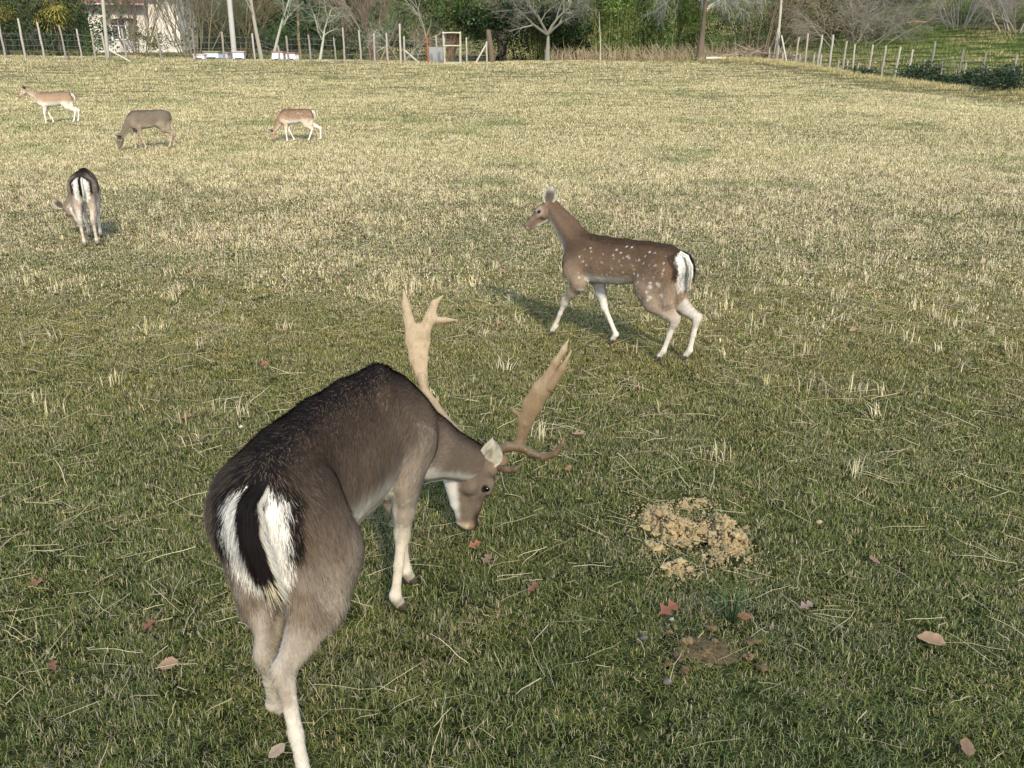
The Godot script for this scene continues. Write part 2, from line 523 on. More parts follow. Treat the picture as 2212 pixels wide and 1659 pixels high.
# o: scale, turn (degrees right of straight ahead), at, kind, feet (hind left, hind right, fore left, fore right as right/forward), poll, muzzle, brow, cell, hairs
func deer(called: String, label: String, category: String, o: Dictionary) -> Node3D:
	var s: float = o.s
	var turn := -deg_to_rad(o.turn)
	var root := thing(called, label, category, on(o.at.x, o.at.y), turn)
	var buck: bool = o.kind == "buck"
	var fl := Flesh.new()
	var X := Vector3(1, 0, 0)
	var belly: float = o.get("belly", 1.0)
	var bow: float = o.get("bow", 0.0)
	var reach: float = o.get("reach", 1.0)
	var B := func(r: float, y: float, f: float) -> Vector3: return V(r + bow * (f * f - .8 * f), y, f * reach)
	var row := [[.695, .09, .138, .86], [.685, .22, .146, .86], [.667, .34, .154, .86], [.652, .46, .162, .85], [.642, .58, .166, .80], [.642, .68, .148, .74], [.645, .76, .115, .72]]
	var slim: float = o.get("slim", 1.0)
	var deep: float = o.get("deep", 0.0)
	for q in row:
		var bell := exp(-pow((q[1] - .48) / .24, 2.0)) * deep
		q[0] -= bell * .024
		q[2] += bell * .024
		q[3] -= bell * .08
	for i in row.size() - 1:
		var q: Array = row[i]
		var w: Array = row[i + 1]
		var slope: float = bow * (q[1] + w[1] - .8)
		fl.bone(B.call(0, q[0], q[1]), B.call(0, w[0], w[1]), q[2] * belly - .004, w[2] * belly - .004, .012, TORSO, Vector3(1, 0, slope), (q[3] + w[3]) * .5 * slim)
	if o.has("withers"):
		fl.bone(B.call(0, .735, .66), B.call(0, .725, .80), .07, .062, .018, TORSO, X, .8)
	for i in 4:
		fl.bone(B.call(0, .782, .10 + .16 * i), B.call(0, .782, .26 + .155 * i), .045, .045, .009, TORSO)
	fl.bone(B.call(0, .575, .66), B.call(0, .60, .82), .09, .10, .018, TORSO, X, .85)
	var hooves := []
	for i in 4:
		var sd := -1.0 if i % 2 == 0 else 1.0
		var ft: Vector2 = o.feet[i] / s
		var wp: Vector3 = root.transform * (V(ft.x, 0, ft.y) * s)
		var gy: float = (ground(wp.x, wp.z) - root.position.y) / s + 0.004
		if i < 2:
			var hip: Vector3 = B.call(.07 * sd, .66, .13)
			var sh := ft.y - 0.04
			var stifle := V(lerpf(.098 * sd, ft.x, .15), .475, .225 + sh * .3)
			var hock := V(lerpf(.07 * sd, ft.x, .6), .325 + gy * .5, -.055 + sh * .72)
			if o.has("hocks"):
				var hk: Vector3 = o.hocks[i]
				hock = V(hk.x, hk.y, hk.z)
			var fet := V(ft.x, .085 + gy, ft.y - .035)
			fl.bone(hip, stifle.lerp(hip, .35), .128, .105, .014, THIGH, X, .66)
			fl.bone(B.call(.05 * sd, .66, .06), V(.075 * sd, .47, .07).lerp(hock, .15), .085, .056, .014, THIGH, X, .8)
			fl.bone(stifle.lerp(hip, .25), stifle.lerp(hock, .35), .088, .064, .011, THIGH, X, .72)
			fl.bone(stifle.lerp(hock, .3), stifle.lerp(hock, .7), .064, .036, .009, GASKIN, X, .8)
			fl.bone(stifle.lerp(hock, .7), hock, .036, .0245, .008, GASKIN, X, .85)
			fl.bone(V(.075 * sd, .50, .09).lerp(hock, .35), hock + V(0, .015, -.012), .034, .014, .009, GASKIN, X, .8)
			fl.bone(hock + V(0, .022, -.016), hock + V(0, -.03, .006), .019, .0245, .005, GASKIN, X, .9)
			fl.bone(hock, hock.lerp(fet, .5), .022, .0155, .005, HCANNON)
			fl.bone(hock.lerp(fet, .5), fet, .0155, .0165, .005, HCANNON)
			fl.bone(fet + V(0, 0, -.004), V(ft.x, .04 + gy, ft.y - .006), .0175, .0185, .005, HCANNON)
			hooves.append(V(ft.x, gy, ft.y))
		else:
			var sh := ft.y - .76 * reach
			var blade: Vector3 = B.call(.07 * sd * slim, .74, .66)
			var point: Vector3 = B.call(.085 * sd * slim, .55, .78)
			var elbow: Vector3 = B.call(.085 * sd, .475, .70 + sh * .12 / reach)
			if o.has("elbows"):
				elbow = V(o.elbows[i - 2], .46, .70 + sh * .12)
			var knee := V(lerpf(o.elbows[i - 2] if o.has("elbows") else .08 * sd, ft.x, .6), .285 + gy * .5 + maxf(sh, 0.0) * .1, .735 * reach + sh * .55)
			var fet := V(ft.x, .085 + gy, ft.y - .03)
			fl.bone(blade, point, .05, .06, .014, SHOULDER, X, .62)
			fl.bone(point, elbow, .070, .054, .016, SHOULDER, X, .7)
			fl.bone(point + V(0, .02, .0), blade.lerp(point, .4), .072, .07, .018, SHOULDER, X, .6)
			fl.bone(elbow, elbow.lerp(knee, .5), .048, .036, .010, FOREARM, X, .8)
			fl.bone(elbow.lerp(knee, .5), knee, .037, .0225, .007, FOREARM, X, .85)
			fl.bone(knee + V(0, .012, .004), knee + V(0, -.02, .004), .021, .019, .005, FCANNON)
			fl.bone(knee, knee.lerp(fet, .5), .0195, .0145, .005, FCANNON)
			fl.bone(knee.lerp(fet, .5), fet, .0145, .016, .005, FCANNON)
			fl.bone(fet + V(0, 0, -.004), V(ft.x, .04 + gy, ft.y - .004), .0175, .0185, .005, FCANNON)
			hooves.append(V(ft.x, gy, ft.y))
	# neck and head
	var poll: Vector3 = o.poll / s
	poll.z = -poll.z
	var muz: Vector3 = o.muzzle / s
	muz.z = -muz.z
	var brow: Vector3 = o.brow
	brow.z = -brow.z
	var nose := (muz - poll).normalized()
	var up := (brow - nose * brow.dot(nose)).normalized()
	var right := nose.cross(up)
	var hl: float = (muz - poll).length()
	var hs := hl / 0.27
	var hw: float = hs * float(o.get("face", 1.0))
	var root_n: Vector3 = B.call(0, .69 - float(o.get("droop", 0.0)), .73)
	var dirn := (poll - root_n).normalized()
	var ndors := (Vector3(0, 1, 0) - dirn * dirn.y) if absf(dirn.y) < 0.8 else (V(0, 0, -1) - dirn * V(0, 0, -1).dot(dirn))
	ndors = ndors.normalized()
	var head := [poll, nose, up, right, ndors, dirn, bow, root_n, hw / hs]
	var nl := dirn.cross(ndors).normalized()
	var thick: float = o.get("neck", 1.0)
	var nend := poll - up * .02 * hs + nose * .015 * hs
	var nmid := root_n.lerp(nend, .5) - ndors * (.02 if buck else 0.0)
	fl.bone(root_n, nmid, .118 * thick, .084 * thick, .016, NECK, nl, .76)
	fl.bone(nmid, nend, .084 * thick, .056 * hs * thick, .012, NECK, nl, .85)
	fl.bone(B.call(0, .60, .76), root_n.lerp(nend, .45) - ndors * .035, .095, .055 * thick, .016, NECK, nl, .8)
	var stout: float = o.get("leg", 1.0)
	for b in fl.bones:
		if b[5] == GASKIN or b[5] == HCANNON or b[5] == FOREARM or b[5] == FCANNON:
			b[2] *= stout
			b[3] *= stout
		b[0] *= s; b[1] *= s; b[2] *= s; b[3] *= s; b[4] *= s
	fl.fill(o.cell)
	fl.skin()
	# the head on a grid of its own
	var hf := Flesh.new()
	var P := func(h: float, u: float, w: float) -> Vector3: return (poll + nose * h * hs + up * u * hw + right * w * hw) * s
	var bn := func(a: Vector3, b: Vector3, ra: float, rb: float, k: float, sq := 1.0) -> void: hf.bone(a, b, ra * hw * s, rb * hw * s, k * s, HEAD, right, sq)
	bn.call(nmid.lerp(nend, .55) * s, nend * s, .046, .044, .006, .85)
	bn.call(P.call(.03, -.004, 0), P.call(.10, .0, 0), .056, .050, .008, .82)
	bn.call(P.call(.10, .004, 0), P.call(.19, -.010, 0), .044, .030, .008, .74)
	bn.call(P.call(.19, -.010, 0), P.call(.248, -.014, 0), .030, .0245, .006, .9)
	bn.call(P.call(.245, -.004, -.010), P.call(.254, -.006, .010), .017, .017, .005, 1.0)
	if buck:
		bn.call(P.call(.03, -.074, 0), P.call(.165, -.047, 0), .036, .021, .011, .8)
	bn.call(P.call(.055, -.055, 0), P.call(.165, -.046, 0), .038, .021, .009, .8)
	bn.call(P.call(.17, -.042, 0), P.call(.243, -.036, 0), .019, .014, .006, .9)
	for w in [-1.0, 1.0]:
		bn.call(P.call(.085, -.03, .026 * w), P.call(.04, -.03, .026 * w), .028, .026, .006)
		bn.call(P.call(.085, .028, .034 * w), P.call(.112, .024, .034 * w), .014, .013, .005)
		bn.call(P.call(.11, -.012, .030 * w), P.call(.17, -.014, .018 * w), .013, .012, .006)
		if buck:
			bn.call(P.call(.03, .03, .028 * w), P.call(.0, .062, .034 * w), .024, .017, .006)
	hf.fill(maxf(o.cell * 0.45, 0.0035))
	hf.skin()
	var mb := MB.new()
	var regs := PackedInt32Array()
	for q in [fl, hf]:
		var k0 := mb.v.size()
		mb.v.append_array(q.v)
		mb.n.append_array(q.n)
		regs.append_array(q.reg)
		for i in q.t:
			mb.t.append(i + k0)
		for i in q.v.size():
			mb.c.append(coat(o.kind, q.reg[i], q.v[i] / s, q.n[i], head, 0.0))
	var fm := painted(0.9)
	fm.metallic_specular = 0.2
	part("body", mb.done(), fm, root)
	# hair laid over the body
	var count: int = o.get("hairs", 0)
	var hb := MB.new()
	if count > 0:
		var area := 0.0
		for i in range(0, mb.t.size(), 3):
			area += (mb.v[mb.t[i + 1]] - mb.v[mb.t[i]]).cross(mb.v[mb.t[i + 2]] - mb.v[mb.t[i]]).length() * 0.5
		var dens := count / area
		for i in range(0, mb.t.size(), 3):
			var a := mb.t[i]
			var b := mb.t[i + 1]
			var d := mb.t[i + 2]
			var ar := (mb.v[b] - mb.v[a]).cross(mb.v[d] - mb.v[a]).length() * 0.5 * dens
			var num := int(ar) + (1 if rng.randf() < ar - int(ar) else 0)
			for k in num:
				var u := rng.randf()
				var w := rng.randf()
				if u + w > 1.0:
					u = 1.0 - u
					w = 1.0 - w
				var p := mb.v[a] * (1.0 - u - w) + mb.v[b] * u + mb.v[d] * w
				var nn := (mb.n[a] * (1.0 - u - w) + mb.n[b] * u + mb.n[d] * w).normalized()
				var rg := regs[a]
				var fd := flow(rg, p / s, head).normalized()
				fd += Vector3(rng.randf() - .5, rng.randf() - .5, rng.randf() - .5) * 0.5
				fd = (fd - nn * fd.dot(nn)).normalized()
				var ln: float = [.024, .02, .013, .009, .02, .012, .009, .022, .010][rg] * rnd(.6, 1.3) * o.get("hair_length", 1.0)
				var cc := coat(o.kind, rg, p / s, nn, head, rng.randf() - 0.5)
				if cc.r > 0.5 and rg <= THIGH:
					ln *= 1.15
				if buck and rg <= SHOULDER and cc.r < .2 and rng.randf() < 0.16:
					cc = cc.lerp(Color(.19, .14, .095), .55)
				if buck and rg <= THIGH and p.y > .55 and rng.randf() < 0.012:
					cc = cc.lerp(Color(.4, .37, .34), .4)
				var sd2 := fd.cross(nn) * (0.0009 if buck else 0.0012)
				var k1 := hb.v.size()
				hb.v.append(p - sd2 - nn * .001); hb.v.append(p + sd2 - nn * .001); hb.v.append(p + fd * ln + nn * ln * (.30 if rg <= THIGH else .22))
				var hn := (nn + Vector3(rng.randf() - .5, rng.randf() - .5, rng.randf() - .5) * (.9 if rg <= SHOULDER else .5)).normalized()
				hb.n.append(hn); hb.n.append(hn); hb.n.append(hn)
				hb.c.append(cc * 0.92); hb.c.append(cc * 0.92); hb.c.append(cc)
				hb.tri(k1, k1 + 1, k1 + 2)
	# tail
	var tm := MB.new()
	var tw: float = o.get("tail_swing", 0.0)
	var tp := PackedVector3Array([V(.01, .785, .02) * s, V(tw * .2, .765, -.035) * s, V(tw * .5, .71, -.062) * s, V(tw * .8, .66, -.066) * s, V(tw, .61, -.06) * s, V(tw * 1.1, .59, -.056) * s])
	var tr := PackedFloat32Array([.018 * s, .022 * s, .023 * s, .022 * s, .014 * s, .003 * s])
	var tcol := Color(0.011, 0.009, 0.009) if o.kind in ["buck", "spotted", "brown", "fawn"] else Color(0.09, 0.05, 0.035)
	tm.tube(tp, tr, 10, tcol, tcol, 1.25, X)
	var twhite := Color(0.7, 0.67, 0.6)
	for i in tm.v.size():
		var away: float = tm.n[i].z
		if absf(tm.n[i].x) > (0.86 if buck else 0.55) or away < -0.3:
			tm.c[i] = twhite if not (o.kind == "brown") else Color(.2, .16, .12)
	if count > 0:
		var nv := tm.v.size()
		for i in (3200 if buck else 1200):
			var a := rng.randi() % maxi(nv - 12, 1)
			var sg := a / 10
			var p := tm.v[a].lerp(tm.v[mini(a + 10, nv - 3)], rng.randf()).lerp(tm.v[(a / 10) * 10 + (a + 1) % 10], rng.randf() * .5)
			var nn := tm.n[a]
			var fd := (tp[mini(sg + 1, 5)] - tp[mini(sg, 4)]).normalized() + Vector3(rng.randf() - .5, rng.randf() - .5, rng.randf() - .5) * .3
			var cc := tm.c[a]
			if sg >= 4 and rng.randf() < .5:
				cc = Color(.55, .48, .34)
			cc = cc * rnd(.7, 1.25)
			var sd2 := fd.cross(nn).normalized() * .0011
			var ln := rnd(.03, .055) * (1.0 if sg < 4 else 1.5) * s
			var k1 := tm.v.size()
			tm.vert(p - sd2, nn, cc); tm.vert(p + sd2, nn, cc); tm.vert(p + fd * ln + nn * .012, nn, cc)
			tm.tri(k1, k1 + 1, k1 + 2)
	part("tail", tm.done(), fm, root)
	if count > 0:
		tag(part("fur", hb.done(), fm, root), "", "", "", "stuff")
	# ears
	for w in [-1.0, 1.0]:
		var em := MB.new()
		var lean: Array = o.get("ears", [[.55, -.25, .8], [.55, -.25, .8]])[0 if w < 0 else 1]   # up, forward, sideways
		var ax: Vector3 = (up * lean[0] + nose * lean[1] + right * w * lean[2]).normalized()
		var face: Vector3 = Vector3.ZERO
		if o.has("ear_axes"):
			var q: Array = o.ear_axes[0 if w < 0 else 1]
			ax = V(q[0].x, q[0].y, q[0].z).normalized()
			face = q[1]
		var open: Vector3 = Vector3(face.x, face.y, -face.z) if face != Vector3.ZERO else nose * .5 + right * w * .6 + up * .2
		open = (open - ax * open.dot(ax)).normalized()
		var across := ax.cross(open)
		var base: Vector3 = P.call(.012, .018, .046 * w)
		var el := .125 * hs * s * float(o.get("ear_size", 1.0))
		for layer in 2:
			var k0 := em.v.size()
			for i in 9:
				var u := i / 8.0
				var wd := el * .34 * pow(sin(PI * clampf(pow(u, .72) * .97 + .03, 0, 1)), .8) + .002
				if i == 0:
					wd = el * .16
				for q in 9:
					var vv := q / 4.0 - 1.0
					var cup := (1.0 - vv * vv) * el * .16 * (1.0 - u * .55)
					var p := base + ax * u * el + across * vv * wd - open * cup + open * (.0 if layer == 0 else .004)
					var rimw := sstep(.55, .9, maxf(absf(vv), u))
					var cc: Color
					if layer == 0:
						cc = Color(.15, .11, .085).lerp(Color(.4, .37, .31), rimw)
					else:
						cc = Color(.36, .34, .27).lerp(Color(.46, .44, .38), rimw)
						cc = cc.lerp(Color(.1, .075, .06), .85 * sstep(.34, .1, absf(vv + .1) + absf(u - .40) * 1.1 + .25 * fine.get_noise_2d(u * 9.0, vv * 4.0)))
						cc = cc * (1.0 + .5 * fine.get_noise_2d(u * 5.0, vv * 30.0))
						if not buck:
							cc = cc.lerp(Color(.075, .06, .05), .9 * (1.0 - rimw) * sstep(1.0, .5, u))
					em.vert(p, (-open if layer == 0 else open), cc)
			for i in 8:
				for q in 8:
					var a := k0 + i * 9 + q
					em.tri(a, a + 1, a + 10); em.tri(a, a + 10, a + 9)
		em.renormal()
		part("ear", em.done(), fm, root)
	# eyes
	for w in [-1.0, 1.0]:
		var em := MB.new()
		var ce: Vector3 = P.call(.100, .018 if buck else .012, .0405 * w)
		em.blob(Transform3D(Basis(nose, up, right).scaled(Vector3.ONE * .0125 * hs * s), ce), 8, 12, 0.0, fine, 1.0, Color(.012, .009, .007), Color(.012, .009, .007))
		part("eye", em.done(), eye_mat, root)
	# hooves: two dark toes each
	for h in hooves:
		var hm := MB.new()
		for w in [-1.0, 1.0]:
			var q: Vector3 = h + V(.0085 * w, 0, -.012)
			hm.tube(PackedVector3Array([(q + V(0, .045, -.004)) * s, (q + V(0, .024, .010)) * s, (q + V(.002 * w, .006, .036)) * s]), PackedFloat32Array([.011 * s, .0135 * s, .007 * s]), 8, Color(.10, .08, .06), Color(.035, .03, .026))
		part("hoof", hm.done(), horn_mat, root)
	# nose pad
	var nm := MB.new()
	nm.blob(Transform3D(Basis(nose * .010, up * .014, right * .019).scaled(Vector3.ONE * hs * s), P.call(.262, -.002, 0)), 8, 12, .15, fine, 60.0, Color(.015, .012, .012), Color(.03, .024, .022))
	part("nose", nm.done(), horn_mat, root)
	if buck:
		for side_ in [0, 1]:
			antler(root, side_)
	return root

var eye_mat := StandardMaterial3D.new()
var horn_mat := StandardMaterial3D.new()

func antler(root: Node3D, side_: int) -> void:
	var a := Flesh.new()
	var flat := Vector3(.42, .3, .85) if side_ == 1 else Vector3(.36, .28, .89)
	var run := func(p: Array, r: Array, k: float, s := 1.0) -> void:
		for i in p.size() - 1:
			a.bone(V(p[i][0], p[i][1], p[i][2]), V(p[i + 1][0], p[i + 1][1], p[i + 1][2]), r[i], r[i + 1], k, 0, flat, s)
	if side_ == 1:
		run.call([[.172, .285, 1.2], [.2, .35, 1.203], [.244, .373, 1.22], [.288, .37, 1.237]], [.0195, .018, .0175, .018], .003)
		run.call([[.166, .272, 1.2], [.174, .287, 1.2]], [.023, .022], .003)
		run.call([[.288, .37, 1.237], [.329, .35, 1.237], [.376, .336, 1.24], [.419, .356, 1.241], [.443, .394, 1.247], [.45, .428, 1.249]], [.0145, .0135, .0125, .011, .008, .002], .003)
		run.call([[.285, .38, 1.24], [.303, .463, 1.267], [.324, .521, 1.284], [.351, .58, 1.295], [.373, .619, 1.311]], [.019, .028, .037, .033, .018], .004, .34)
		run.call([[.298, .45, 1.262], [.275, .482, 1.270], [.255, .492, 1.274], [.241, .505, 1.276]], [.014, .009, .006, .002], .003)
		run.call([[.365, .61, 1.31], [.397, .675, 1.328], [.422, .72, 1.345], [.438, .761, 1.349]], [.019, .014, .010, .003], .004, .65)
		run.call([[.382, .59, 1.304], [.424, .659, 1.314], [.456, .73, 1.323]], [.018, .012, .003], .004, .65)
		run.call([[.185, .300, 1.2], [.248, .298, 1.185], [.284, .303, 1.184], [.319, .334, 1.193]], [.0135, .0125, .010, .0025], .003)
	else:
		run.call([[.098, .325, 1.228], [.045, .373, 1.275], [-.017, .409, 1.31], [-.079, .46, 1.346], [-.123, .501, 1.365], [-.14, .552, 1.381]], [.018, .0155, .0145, .0145, .015, .019], .003)
		run.call([[.102, .312, 1.222], [.096, .327, 1.232]], [.023, .022], .003)
		run.call([[-.138, .545, 1.38], [-.16, .619, 1.406], [-.17, .673, 1.434], [-.175, .70, 1.442]], [.022, .036, .046, .044], .004, .28)
		run.call([[-.192, .69, 1.436], [-.212, .747, 1.455], [-.229, .804, 1.471], [-.243, .858, 1.488]], [.028, .020, .016, .005], .004, .5)
		run.call([[-.155, .695, 1.444], [-.135, .763, 1.486], [-.126, .808, 1.509], [-.093, .842, 1.528]], [.026, .021, .014, .003], .004, .55)
		run.call([[-.14, .752, 1.477], [-.08, .748, 1.501], [-.018, .751, 1.507]], [.019, .010, .002], .004, .7)
		run.call([[-.075, .456, 1.344], [-.066, .474, 1.346], [-.062, .492, 1.35]], [.009, .006, .002], .003)
		run.call([[-.19, .66, 1.42], [-.222, .674, 1.425]], [.014, .003], .003)
		run.call([[-.18, .61, 1.402], [-.206, .617, 1.405]], [.014, .003], .003)
		run.call([[-.138, .53, 1.378], [-.152, .548, 1.384]], [.014, .006], .003)
	a.fill(.0042)
	a.skin()
	var mb := MB.new()
	mb.v = a.v
	mb.n = a.n
	mb.t = a.t
	for i in a.v.size():
		var p := a.v[i]
		var q := fine.get_noise_3d(p.x * 70.0, p.y * 12.0, p.z * 70.0) + fine.get_noise_3d(p.x * 160.0, p.y * 25.0, p.z * 160.0) * .6
		var hgt := sstep(.30, .62, p.y)
		var c := Color(.085, .055, .032).lerp(Color(.2, .14, .078) if side_ == 1 else Color(.3, .225, .14), hgt if side_ == 1 else .35 + .65 * hgt)
		c = c.lerp(Color(.36, .28, .18), (.15 if side_ == 1 else .35) * sstep(.1, .6, q))
		if side_ == 1:
			c = c.lerp(Color(.36, .29, .19), .7 * sstep(.66, .74, p.y))
		c = c.lerp(Color(.16, .11, .07), .4 * sstep(-.1, -.6, q))
		mb.c.append(c)
	var m := painted(.55)
	m.normal_enabled = true
	m.normal_texture = horn_bump
	m.normal_scale = .5
	m.uv1_triplanar = true
	m.uv1_scale = Vector3(14, 5, 14)
	part("antler", mb.done(), m, root)

var horn_bump: NoiseTexture2D

# ---------------------------------------------------------------- turf, stubble, straw
# one blade: two bent segments, wound so that both ends taper
func blade(mb: MB, p: Vector3, h: float, w: float, lean: float, az: float, col: Color, tipcol: Color) -> void:
	var side := Vector3(cos(az + PI * .5), 0, sin(az + PI * .5)) * w * .5
	var out := Vector3(cos(az), 0, sin(az))
	var m := p + out * h * lean * .35 + Vector3(0, h * .62 * (1.0 - lean * .25), 0)
	var e := p + out * h * lean + Vector3(0, h * (1.0 - lean * .6), 0)
	var nn := (out * -.5 + Vector3.UP * .6).normalized()
	var k := mb.v.size()
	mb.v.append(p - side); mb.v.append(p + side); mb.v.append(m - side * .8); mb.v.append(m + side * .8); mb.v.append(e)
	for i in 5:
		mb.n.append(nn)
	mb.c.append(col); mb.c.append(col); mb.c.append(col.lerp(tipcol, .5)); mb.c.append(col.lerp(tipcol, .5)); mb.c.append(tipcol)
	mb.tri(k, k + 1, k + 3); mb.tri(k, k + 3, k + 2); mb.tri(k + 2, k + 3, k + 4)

const GREENS := [Color(.092, .132, .024), Color(.125, .155, .032), Color(.066, .105, .02), Color(.155, .17, .045), Color(.095, .135, .035)]
const STRAWS := [Color(.52, .44, .26), Color(.6, .52, .34), Color(.44, .37, .22), Color(.55, .48, .32), Color(.38, .33, .21)]

func pick(a: Array) -> Color:
	var c: Color = a[rng.randi() % a.size()]
	return c * rnd(.8, 1.2)

func turf_patch(radius: float, count: int, h0: float, h1: float, w: float, dry: float) -> ArrayMesh:
	var mb := MB.new()
	for i in count:
		var r := radius * sqrt(rng.randf())
		var a := rnd(0, TAU)
		var p := Vector3(cos(a) * r, -.004, sin(a) * r)
		var dead := rng.randf() < dry
		var c := pick(STRAWS) * .62 if dead else pick(GREENS)
		var tip := c.lerp(Color(.24, .22, .1), .3) if not dead else c * 1.1
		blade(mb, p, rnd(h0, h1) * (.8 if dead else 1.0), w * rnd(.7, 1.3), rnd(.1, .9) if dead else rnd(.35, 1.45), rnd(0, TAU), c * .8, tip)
	return mb.done()

func stubble_tuft(count: int, radius: float, h0: float, h1: float, w: float) -> ArrayMesh:
	var mb := MB.new()
	var la := rnd(0, TAU)
	for i in count:
		var r := radius * rng.randf()
		var a := rnd(0, TAU)
		var c := pick(STRAWS)
		blade(mb, Vector3(cos(a) * r, -.004, sin(a) * r), rnd(h0, h1), w * rnd(.7, 1.3), rnd(.03, .5) if rng.randf() < .8 else rnd(.6, 1.3), la + rnd(-1.6, 1.6), c * .85, c)
	return mb.done()

func straw_piece(length: float, w: float) -> ArrayMesh:
	var mb := MB.new()
	var pts := PackedVector3Array()
	var n := 5
	var x := 0.0
	var bend := rnd(-.22, .22)
	for i in n:
		var u := float(i) / (n - 1)
		pts.append(Vector3((u - .5) * length, .003 + .02 * length * sin(u * PI) + rnd(0, .003), bend * length * .5 * (u * u - .25) + rnd(-.004, .004)))
	var c := pick(STRAWS)
	mb.tube(pts, PackedFloat32Array([w * .5, w * .5, w * .45, w * .4, w * .25]), 4, c * .85, c)
	return mb.done()

func scatter(called: String, label: String, meshes: Array, m: Material, at: Array) -> void:
	# at: [Transform3D, Color] pairs; each variant of the tuft is one multimesh under one stuff object
	var root := thing(called, label, "grass")
	root.set_meta("kind", "stuff")
	var lots := []
	for i in meshes.size():
		lots.append([])
	for q in at:
		lots[rng.randi() % meshes.size()].append(q)
	for i in meshes.size():
		var mm := MultiMesh.new()
		mm.transform_format = MultiMesh.TRANSFORM_3D
		mm.use_colors = true
		mm.mesh = meshes[i]
		mm.instance_count = lots[i].size()
		for k in lots[i].size():
			mm.set_instance_transform(k, lots[i][k][0])
			mm.set_instance_color(k, lots[i][k][1])
		var o := MultiMeshInstance3D.new()
		o.multimesh = mm
		o.material_override = m
		o.name = numbered("tufts", root)
		o.set_meta("kind", "stuff")
		root.add_child(o, true)

const MOUND := Vector3(.685, 0, -2.76)
var lobes := []   # centre x, centre z, reach across, reach away, height

func find_lobes() -> void:
	for q in [[1418, 1128, .085, .10, .06], [1455, 1160, .07, .09, .055], [1490, 1097, .09, .05, .035], [1555, 1150, .07, .11, .06], [1580, 1185, .075, .08, .06], [1462, 1238, .06, .045, .04], [1412, 1190, .035, .03, .025], [1545, 1215, .06, .05, .025], [1498, 1160, .075, .07, .03]]:
		var p := flat_at(q[0], q[1])
		lobes.append([p.x, p.y, q[2], q[3], q[4]])

func heap(x: float, z: float) -> float:
	var h := 0.0
	for q in lobes:
		h += q[4] * exp(-pow(Vector2((x - q[0]) / q[2], (z - q[1]) / q[3]).length(), 2.0) * 1.6)
	return h

const SCRAPE := Vector3(.60, 0, -2.08)

func bare(x: float, z: float) -> float:   # how far the soil shows
	var a := heap(x, z) * (1.0 + .5 * fine.get_noise_2d(x * 14.0, z * 14.0))
	var b := Vector2((x - SCRAPE.x) / .13, (z - SCRAPE.z) / .13).length() + fine.get_noise_2d(x * 11.0, z * 11.0) * .6
	return maxf(sstep(.014, .026, a), .8 * sstep(1.0, .5, b))

func greenness(x: float, z: float) -> float:
	var d := -z
	var q := .9 * patches.get_noise_2d(x * 1.6 + 20.0, z * 1.4) + .9 * patches.get_noise_2d(x * 4.5, z * 4.0) + .45 * patches.get_noise_2d(x * 13.0 + 50.0, z * 11.0)
	var g := lerpf(.98, .62, sstep(3.0, 7.5, d))
	g = lerpf(g, .42, sstep(8.0, 15.0, d))
	g = lerpf(g, .34, sstep(17.0, 26.0, d))
	g += .14 * sstep(-1.0, -9.0, x) * sstep(14.0, 9.0, d)
	g += q * lerpf(.25, .62, sstep(3.0, 8.0, d))
	var s := beyond(x, z)
	g = lerpf(g, .8 + q * .6, sstep(.5, 2.0, s))
	return clampf(g, 0.0, 1.0)

func inside(x: float, z: float, spare: float) -> bool:
	return absf(x) < .66 * (-z * .94 + .6) + spare

